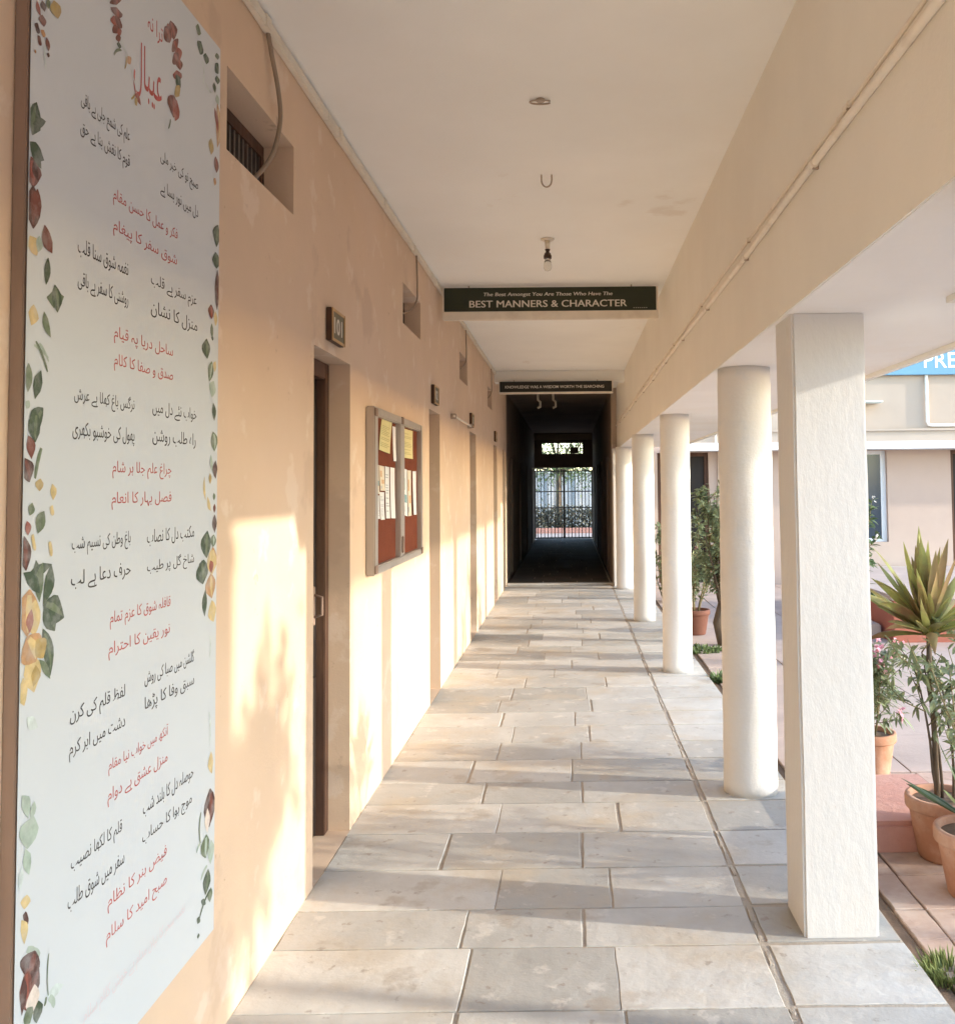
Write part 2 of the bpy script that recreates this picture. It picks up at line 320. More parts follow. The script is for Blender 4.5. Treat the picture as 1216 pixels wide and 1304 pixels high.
def flag(mb, x0, x1, y0, y1, z, m, r, tilt=0.001, bev=0.0018, th=0.05):
    dz = [z + r.uniform(-tilt, tilt) for _ in range(4)]; j = lambda: r.uniform(-0.003, 0.003)
    P = [(x0 + j(), y0 + j()), (x1 + j(), y0 + j()), (x1 + j(), y1 + j()), (x0 + j(), y1 + j())]
    cx, cy = (x0 + x1) / 2, (y0 + y1) / 2
    # chipped outline: a few extra points along each edge
    out = []; zz = []
    for k in range(4):
        a, b = P[k], P[(k + 1) % 4]; n = 5
        for t in range(n):
            f = t / n; px, py = a[0] + (b[0] - a[0]) * f, a[1] + (b[1] - a[1]) * f
            if t: px += r.uniform(-0.0022, 0.0022); py += r.uniform(-0.0022, 0.0022)
            out.append((px, py)); zz.append(dz[k] * (1 - f) + dz[(k + 1) % 4] * f)
    n = len(out); i = len(mb.v)
    for (px, py), h in zip(out, zz):
        l = math.hypot(cx - px, cy - py); mb.v.append((px + (cx - px) / l * bev * 1.4, py + (cy - py) / l * bev * 1.4, h))
    for (px, py), h in zip(out, zz): mb.v.append((px, py, h - bev))
    for (px, py), h in zip(out, zz): mb.v.append((px, py, h - th))
    mb.f.append([i + k for k in range(n)]); mb.m.append(mb.mi(m)); mb.smooth.append(False)
    for lv in (0, n):
        for k in range(n):
            q = (k + 1) % n; mb.f.append([i + lv + q, i + lv + k, i + lv + n + k, i + lv + n + q]); mb.m.append(mb.mi(m)); mb.smooth.append(False)

r = random.Random(11); mb = MB()
mb.box(-1.049, 1.15, -6, 30.5, -0.15, -0.0045, M['mortar'])
y = 2.96; rows = [2.55, 2.96, 3.36, 3.66, 4.04, 4.45, 4.86, 5.2, 5.62, 6.0, 6.4]
while rows[-1] < 30.3: rows.append(rows[-1] + r.uniform(0.36, 0.43))
while rows[0] > -5.5: rows.insert(0, rows[0] - r.uniform(0.36, 0.43))
first = {2.55: (-0.36, 0.15), 2.96: (-0.36, 0.14), 3.36: (-0.40, 0.03), 3.66: (-0.30, 0.15), 4.04: (-0.56, 0.04), 4.45: (-0.36, 0.22)}
for a, b in zip(rows[:-1], rows[1:]):
    xs = [-1.049]
    if a in first: xs += list(first[a])
    else:
        xs.append(-1.04 + r.uniform(0.3, 0.8))
        while xs[-1] < 0.25: xs.append(xs[-1] + r.uniform(0.48, 0.68))
        if xs[-1] > 0.40: xs.pop()
    xs.append(0.652)
    for k in range(len(xs) - 1):
        gl = 0.0 if k == 0 else r.choice([0.003, 0.005, 0.009])
        gr = r.choice([0.003, 0.005, 0.009]) if k < len(xs) - 2 else 0.006
        flag(mb, xs[k] + gl, xs[k + 1] - gr, a + 0.003 + r.uniform(0, 0.004), b - 0.003, 0.0, M['slab'] if a < 15.55 else M['slabshade'], r)
    flag(mb, 0.676, 1.145, a + 0.004 + r.uniform(0, .02), b - 0.004 + r.uniform(0, .02) if 0 else b - 0.004, 0.0, M['slab'] if a < 15.55 else M['slabshade'], r)
    # narrow broken edging stone along the long joint
    yy = a + r.uniform(0.0, 0.05)
    while yy < b - 0.06:
        l = r.uniform(0.08, 0.26)
        if r.random() < 0.75:
            o = r.uniform(-0.006, 0.006); flag(mb, 0.653 + o * .3, 0.670 + o * .3, yy, min(yy + l, b - 0.004), -0.001, M['mortar'], r, 0.003, 0.003, 0.02)
        yy += l + 0.01
struct(mb.build("corridor_floor"))
mb = MB(); r = random.Random(5)
mb.box(1.151, 1.215, -6, 15.5, -0.155, -0.04, M['soil']); struct(mb.build("soil_strip"))
mb = MB(); r = random.Random(21)
mb.box(1.216, 4.7, -6, 5.4, -0.158, -0.055, M['mortar'])
xs = [1.222, 1.345, 1.62, 1.93, 2.52, 3.1, 3.7, 4.3, 4.69]
yy = -5.9
while yy < 5.3:
    nx = min(yy + r.uniform(0.22, 0.34), 5.38)
    for k in range(len(xs) - 1):
        flag(mb, xs[k] + 0.004, xs[k + 1] - 0.004, yy + 0.002, nx - 0.002, -0.03, M['tile'], r, 0.002, 0.003, 0.03)
    yy = nx
struct(mb.build("courtyard_paving"))
mb = MB(); r = random.Random(22)
mb.box(1.216, 4.7, 5.404, 15.5, -0.158, -0.06, M['mortar']); mb.box(4.704, 11.9, -6, 15.5, -0.158, -0.033, M['concrete'])
for i_ in range(5):
    for j_ in range(13):
        flag(mb, 1.222 + 0.695 * i_, 1.222 + 0.695 * (i_ + 1) - 0.006, 5.41 + 0.775 * j_, 5.41 + 0.775 * (j_ + 1) - 0.006, -0.03, M['concrete'], r, 0.002, 0.003, 0.03)
struct(mb.build("courtyard_concrete"))

# ------------------------------------------------------------------ corridor building
def grid_wall(mb, axis, pos, depth, u0, u1, z0, z1, holes, m, rev=None):
    """wall in plane axis=pos, thickness 'depth' (signed), with rectangular through holes (ua,ub,za,zb); faces split on the grid"""
    us = sorted({u0, u1} | {h[0] for h in holes} | {h[1] for h in holes}); zs = sorted({z0, z1} | {h[2] for h in holes} | {h[3] for h in holes})
    def P(d, u, z): return (pos + d, u, z) if axis == 'x' else (u, pos + d, z)
    def inside(a, b, c, d): return any(h[0] - 1e-6 <= a and b <= h[1] + 1e-6 and h[2] - 1e-6 <= c and d <= h[3] + 1e-6 for h in holes)
    for a, b in zip(us[:-1], us[1:]):
        for c, d in zip(zs[:-1], zs[1:]):
            if inside(a, b, c, d): continue
            mb.face([P(0, a, c), P(0, b, c), P(0, b, d), P(0, a, d)], m)
            mb.face([P(depth, a, c), P(depth, a, d), P(depth, b, d), P(depth, b, c)], m)
    rm = rev or m
    for (a, b, c, d) in holes:
        mb.face([P(0, a, c), P(0, a, d), P(depth, a, d), P(depth, a, c)], rm); mb.face([P(0, b, c), P(depth, b, c), P(depth, b, d), P(0, b, d)], rm)
        mb.face([P(0, a, d), P(0, b, d), P(depth, b, d), P(depth, a, d)], rm); mb.face([P(0, a, c), P(depth, a, c), P(depth, b, c), P(0, b, c)], rm)
    mb.face([P(0, u0, z1), P(0, u1, z1), P(depth, u1, z1), P(depth, u0, z1)], m)
    for u in (u0, u1): mb.face([P(0, u, z0), P(0, u, z1), P(depth, u, z1), P(depth, u, z0)], m)

DOORS = [(3.87, 4.51), (7.05, 7.63), (9.92, 10.58), (12.97, 13.60), (14.75, 15.30)]
VENTS = [(2.87, 3.577), (5.95, 6.657), (9.03, 9.712), (12.13, 12.81)]
bld = base("corridor_building", "long peach plastered corridor wing with cream ceiling, roof beam and white eave slab", "building", (WX, 0, 0))
mb = MB()
grid_wall(mb, 'x', WX, -0.30, -6, 15.6, 0 - 0.16, CEIL, [(a, b, -0.0, 2.2) for a, b in DOORS] + [(a, b, 2.655, 2.92) for a, b in VENTS], M['wall'])
mb.build("wall", bld)
mb = MB(); mb.box(-1.6, 1.03, -6.3, 15.6, CEIL, CEIL + 0.2, M['ceil']); mb.build("ceiling", bld)
mb = MB(); mb.box(-1.05, 0.785, 13.2, 13.5, 3.09, CEIL - 0.002, M['ceil']); mb.build("cross_beam", bld)
mb = MB(); mb.box(-1.6, 1.03, -6.3, -6.0, -0.16, CEIL, M['wall']); mb.build("end_wall", bld)
# beam with a slightly wavy hand-plastered lower arris
mb = MB(); n = 220; ys = [-6 + 21.6 * k / n for k in range(n + 1)]
wz = [SOF + 0.006 * mnoise.noise(Vector((y * 2.3, 1, 0))) + 0.003 * mnoise.noise(Vector((y * 11, 5, 0))) - 0.002 for y in ys]
for k in range(n):
    a, b = ys[k], ys[k + 1]
    mb.face([(BX, a, wz[k]), (BX, a, CEIL), (BX, b, CEIL), (BX, b, wz[k + 1])], M['beam'])
    mb.face([(BX, a, wz[k]), (BX, b, wz[k + 1]), (BX + 0.022, b, SOF + 0.006), (BX + 0.022, a, SOF + 0.006)], M['beam'])
    mb.face([(1.03, a, SOF), (1.03, b, SOF), (1.03, b, CEIL + .25), (1.03, a, CEIL + .25)], M['beam'])
mb.build("roof_beam", bld)
mb = MB()
for (x1, a, b) in ((1.30, -6, 3.12), (SX, 3.12, 15.0)):  # near bay narrowed out of view so sun reaches the wall beside the board
    mb.box(BX + 0.012, x1, a, b, SOF, SOF + 0.11, M['soffit'])
    mb.box(x1 - 0.035, x1 + 0.004, a, b, SOF - 0.022, SOF - 0.001, M['beam'])
mb.build("eave_slab", bld)
# doors: frame and leaf set back in each recess
for k, (a, b) in enumerate(DOORS):
    mb = MB(); x = WX - 0.10
    leafm = MB(); leafm.box(x - 0.075, x - 0.04, a + 0.002, b - 0.002, 0.012, 2.17, M['wood'])
    for (za, zb) in ((0.15, 0.75), (0.9, 1.35), (1.5, 2.0)):
        leafm.box(x - 0.045, x - 0.028, a + 0.12, b - 0.12, za, zb, M['wood'], 0.008)
    d = leafm.build("door", bld)
    mb.box(x - 0.09, x, b - 0.07, b - 0.001, 0.001, 2.198, M['frame_wood'], 0.004); mb.box(x - 0.09, x, a + 0.001, a + 0.07, 0.001, 2.198, M['frame_wood'], 0.004)
    mb.box(x - 0.09, x + 0.001, a + 0.071, b - 0.071, 2.12, 2.197, M['frame_wood'], 0.004)
    mb.build("door_frame", d)
    h = MB(); h.box(x - 0.028, x - 0.02, b - 0.20, b - 0.16, 0.98, 1.16, M['rust'], 0.004); h.tube([(x - 0.02, b - 0.18, 1.02), (x + 0.015, b - 0.18, 1.03), (x + 0.015, b - 0.18, 1.11), (x - 0.02, b - 0.18, 1.12)], 0.007, M['rust']); h.build("door_handle", d)
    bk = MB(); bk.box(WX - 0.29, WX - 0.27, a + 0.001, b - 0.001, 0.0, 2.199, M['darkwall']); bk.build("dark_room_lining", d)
for k, (a, b) in enumerate(VENTS):
    g = MB(); x = WX - 0.115
    g.box(x - 0.025, x, a + 0.001, b - 0.001, 2.873, 2.92 - 0.002, M['frame_wood']); g.box(x - 0.025, x, a + 0.001, b - 0.001, 2.656, 2.68, M['frame_wood'])
    g.box(x - 0.03, x + 0.001, b - 0.032, b - 0.001, 2.681, 2.872, M['frame_wood'])
    y = a + 0.04
    while y < b - 0.03:
        g.box(x - 0.02, x - 0.006, y, y + 0.016, 2.68, 2.873, M['iron']); y += 0.045
    w = g.build("vent_window", bld)
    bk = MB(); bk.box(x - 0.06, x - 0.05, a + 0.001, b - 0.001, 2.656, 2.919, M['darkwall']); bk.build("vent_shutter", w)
recentre(bld)

# ------------------------------------------------------------------ pillars
def pillar_mesh(x0, x1, y0, y1, z1, m):
    bm = bmesh.new(); bmesh.ops.create_cube(bm, size=1)
    bmesh.ops.scale(bm, vec=(x1 - x0, y1 - y0, z1), verts=bm.verts)
    bmesh.ops.bevel(bm, geom=[e for e in bm.edges if abs(e.verts[0].co.z - e.verts[1].co.z) > 0.1], offset=0.009, segments=2, affect='EDGES')
    ve = [e for e in bm.edges if abs(e.verts[0].co.z - e.verts[1].co.z) > 0.1]
    bmesh.ops.subdivide_edges(bm, edges=ve, cuts=70, use_grid_fill=True)
    for v in bm.verts:
        p = v.co; q = Vector((p.x * 5, p.y * 5, p.z * 3)); s = Vector((p.x * 9, p.y * 9, p.z * 18))
        v.co.x += 0.003 * mnoise.noise(q) + 0.0006 * mnoise.noise(s); v.co.y += 0.003 * mnoise.noise(q + Vector((9, 3, 1))) + 0.0003 * mnoise.noise(s + Vector((4, 4, 4)))
    mb = MB(); bmesh.ops.translate(bm, vec=(0, 0, z1 / 2), verts=bm.verts); mb.add_bm(bm, m, True); bm.free(); return mb
o = pillar_mesh(0.812, 1.078, 3.40, 3.665, SOF - 0.001, M['pillar']).build("square_pillar"); o.location = (0.945, 3.532, 0); o.data.set_sharp_from_angle(angle=math.radians(18))
tag(o, "square white limewashed pillar standing alone nearest the potted plants", "pillar")
COLS = [(0.935, 5.02, 0.140, "thickest looking round white column right behind the square pillar"),
        (0.920, 8.235, 0.128, "round white column just left of the big green shrub"),
        (0.880, 11.33, 0.130, "round white column between the shrub column and the farthest round column"),
        (0.850, 14.85, 0.130, "farthest round white column, next to the dark passage mouth"),
        (0.935, 1.86, 0.135, None), (0.935, -1.3, 0.135, None)]
for k, (x, y, rad, lab) in enumerate(COLS):
    mb = MB(); prof = [(rad + 0.001 * math.sin(j * 1.7), SOF * j / 40 * 0.9995) for j in range(41)]
    mb.lathe(prof, (0, 0, 0), M['white'], 40, True, 0.004); o = mb.build("round_column"); o.location = (x, y, 0)
    tag(o, lab or "round white limewashed column of the arcade standing behind the viewer", "column", "round white columns of the arcade")

# ------------------------------------------------------------------ cross wing at the end of the courtyard
FY = 15.6
wing = base("classroom_wing", "pink classroom wing across the courtyard end, pierced by the dark passage", "building", (4, FY, 0))
mb = MB(); grid_wall(mb, 'y', FY, 0.3, 0.70, 14, -0.16, 2.3, [(1.45, 2.30, 0, 2.15), (4.15, 5.26, 0.64, 2.15), (6.32, 7.25, 0, 2.15), (9, 10.2, 0.64, 2.15)], M['facade']); mb.build("wall", wing)
mb = MB(); mb.box(0.70, 14, FY - 0.002, FY + 0.3, 2.301, 4.6, M['facadeup']); mb.box(1.9, 14, FY - 0.05, FY - 0.003, 2.475, 2.515, M['facadeup'], 0.006); mb.build("parapet_wall", wing)
mb = MB(); mb.box(-14, -1.06, FY + 0.002, FY + 0.3, -0.16, 4.6, M['facadeup']); mb.box(-1.06, 0.70, FY + 0.002, FY + 0.3, CEIL + .001, 4.6, M['facadeup']); mb.build("upper_wall", wing)
mb = MB(); mb.box(SX + 0.01, 14, 15.0, FY - 0.003, 2.16, 2.28, M['whitetrim']); mb.build("sunshade", wing)
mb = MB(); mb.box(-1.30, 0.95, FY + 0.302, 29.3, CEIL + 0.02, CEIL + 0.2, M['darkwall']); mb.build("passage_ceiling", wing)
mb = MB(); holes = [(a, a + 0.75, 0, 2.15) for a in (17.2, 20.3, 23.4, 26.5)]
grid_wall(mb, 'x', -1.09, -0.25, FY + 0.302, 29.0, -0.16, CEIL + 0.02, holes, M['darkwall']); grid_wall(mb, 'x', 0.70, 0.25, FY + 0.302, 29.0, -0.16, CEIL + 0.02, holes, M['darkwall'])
for s, xx in ((-1, -1.29), (1, 0.90)):
    for a in (17.2, 20.3, 23.4, 26.5): mb.box(min(xx, xx + s * 0.03), max(xx, xx + s * 0.03), a, a + 0.75, 0, 2.15, M['wood'])
mb.build("passage_wall", wing)
mb = MB(); mb.box(0.702, 0.80, FY - 0.35, FY - 0.002, -0.1, SOF - 0.003, M['white']); mb.build("pilaster", wing)
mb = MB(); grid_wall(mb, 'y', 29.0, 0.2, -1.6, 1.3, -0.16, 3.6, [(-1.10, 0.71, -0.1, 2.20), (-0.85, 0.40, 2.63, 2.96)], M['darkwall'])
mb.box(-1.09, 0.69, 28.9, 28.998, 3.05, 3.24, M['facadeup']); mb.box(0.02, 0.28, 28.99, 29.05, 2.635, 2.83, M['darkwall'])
mb.build("passage_end_wall", wing)
mb = MB()
for z in (2.70, 2.79, 2.88): mb.box(-0.849, 0.399, 29.06, 29.075, z, z + 0.014, M['iron'])
for x in (-0.6, -0.35, -0.1, 0.33): mb.box(x, x + 0.014, 29.08, 29.092, 2.631, 2.959, M['iron'])
mb.build("transom_grille", wing)
def win(x0, x1, z0, z1):
    w = MB(); w.box(x0 + .001, x1 - .001, FY + 0.08, FY + 0.12, z0 + .001, z0 + 0.06, M['whitetrim']); w.box(x0 + .001, x1 - .001, FY + 0.08, FY + 0.12, z1 - 0.06, z1 - .001, M['whitetrim'])
    for x in (x0 + .001, (x0 + x1) / 2 - 0.03, x1 - 0.085): w.box(x, x + 0.084, FY + 0.078, FY + 0.122, z0 + 0.061, z1 - 0.061, M['whitetrim'])
    w = w.build("window", wing)
    g = MB(); g.box(x0 + 0.01, x1 - 0.01, FY + 0.095, FY + 0.10, z0 + 0.03, z1 - 0.03, M['glass']); g.build("pane", w)
win(4.15, 5.26, 0.64, 2.15); win(9, 10.2, 0.64, 2.15)
for (a, b) in ((1.45, 2.30), (6.32, 7.25)):
    d = MB(); d.box(a + 0.06, b - 0.06, FY + 0.12, FY + 0.16, 0, 2.09, M['wood']); d = d.build("door", wing)
    f = MB(); f.box(a + .001, a + 0.06, FY + 0.06, FY + 0.17, 0, 2.149, M['frame_wood']); f.box(b - 0.06, b - .001, FY + 0.06, FY + 0.17, 0, 2.149, M['frame_wood']); f.box(a + 0.061, b - 0.061, FY + 0.06, FY + 0.17, 2.09, 2.149, M['frame_wood']); f.build("door_frame", d)
recentre(wing)
mb = MB(); mb.box(-1.04, 0.69, 15.42, 15.58, 0.003, 0.035, M['slab'], 0.006); struct(mb.build("passage_threshold"))

# gate at the far end of the passage
gate = base("grille_gate", "dark iron grille gate closing the far end of the dark passage", "gate", (-0.2, 29.1, 0))
mb = MB()
for x in (-1.095, -0.215, 0.66): mb.box(x, x + 0.045, 29.08, 29.12, 0.02, 2.12, M['gateiron'])
for z in (0.02, 2.08, 1.45, 0.95): mb.box(-1.05, 0.66, 29.09, 29.11, z, z + 0.035, M['gateiron'])
mb.build("gate_frame", gate)
mb = MB(); x = -1.0
while x < 0.64:
    mb.tube([(x, 29.06, 0.03), (x, 29.06, 2.14)], 0.014, M['gateiron'], 6); x += 0.105
mb.build("bar_grille", gate); recentre(gate)
# outside, beyond the gate
mb = MB(); mb.box(-6, 6, 29.3, 33.2, -0.155, -0.02, M['concrete']); struct(mb.build("path"))
mb = MB(); mb.box(-7, 7, 41, 41.25, -0.16, 2.2, M['greywall'])
for k in range(12): mb.box(-7 + 1.2 * k, -6.75 + 1.2 * k, 40.93, 40.998, -0.16, 2.3, M['greywall'])
mb.box(-7.05, 7.05, 40.9, 41.3, 2.201, 2.28, M['paleslab']); o = mb.build("boundary_wall"); tag(o, "pale boundary wall seen through the far gate", "wall")
mb = MB(); mb.box(-5, 5, 33.3, 33.5, -0.16, 0.16, M['redstone'], 0.02); o = mb.build("kerb_wall"); tag(o, "low pink kerb in front of the hedge beyond the gate", "kerb")

# courtyard furniture of masonry
mb = MB(); mb.box(1.26, 1.80, 4.24, 4.95, -0.05, 0.10, M['redstone'], 0.02); o = mb.build("stone_block"); tag(o, "low rough pink sandstone block between the pillar and the terracotta pots", "stone block")
st = base("masonry_stage", "red painted low platform with pale top in the courtyard", "platform", (5.5, 9.7, 0))
mb = MB(); mb.box(3.30, 8.6, 9.72, 13.0, -0.06, 0.40, M['redpaint'], 0.012); mb.build("plinth", st)
mb = MB(); mb.box(3.28, 8.65, 9.70, 13.05, 0.401, 0.455, M['concrete'], 0.01); mb.build("top_slab", st); recentre(st)
mb = MB(); mb.box(2.9, 3.27, 10.0, 10.6, -0.05, 0.12, M['concrete'], 0.015); o = mb.build("stone_step"); tag(o, "small grey step against the left end of the red platform", "step")
mb = MB(); mb.box(4.6, 5.75, 14.6, 15.55, -0.06, 0.24, M['paleslab'], 0.02); o = mb.build("wash_slab"); tag(o, "pale green grey slab at the foot of the pink facade", "slab")
# ------------------------------------------------------------------ poem board on the near wall
LINES = [('k', 1.95, 2.169, 2.424),('k', 1.949, 2.171, 2.364),('k', 2.334, 2.574, 2.439),('k', 2.336, 2.576, 2.364),('r', 2.094, 2.442, 2.265),('r', 2.096, 2.439, 2.196),('k', 1.946, 2.17, 2.112),('k', 1.948, 2.172, 2.041),('k', 2.289, 2.57, 2.116),('k', 2.29, 2.577, 2.049),('r', 2.106, 2.42, 1.954),('r', 2.108, 2.422, 1.892),('k', 1.94, 2.209, 1.8),('k', 1.936, 2.211, 1.727),('k', 2.305, 2.577, 1.804),('k', 2.307, 2.573, 1.735),('r', 2.107, 2.418, 1.65),('r', 2.105, 2.42, 1.58),('k', 1.94, 2.198, 1.489),('k', 2.283, 2.568, 1.487),('k', 1.939, 2.2, 1.418),('k', 2.285, 2.569, 1.415),('r', 2.105, 2.421, 1.315),('r', 2.1, 2.418, 1.248),('k', 2.279, 2.575, 1.153),('k', 2.281, 2.577, 1.089),('k', 1.943, 2.18, 1.141),('k', 1.942, 2.182, 1.073),('r', 2.107, 2.415, 0.995),('r', 2.105, 2.412, 0.928),('k', 2.278, 2.577, 0.845),('k', 2.276, 2.568, 0.775),('k', 1.955, 2.173, 0.841),('k', 1.945, 2.186, 0.77),('r', 2.111, 2.413, 0.697),('r', 2.106, 2.415, 0.627),('p', 2.014, 2.528, 0.506),('r', 2.256, 2.34, 2.748),('r', 2.185, 2.338, 2.61)]
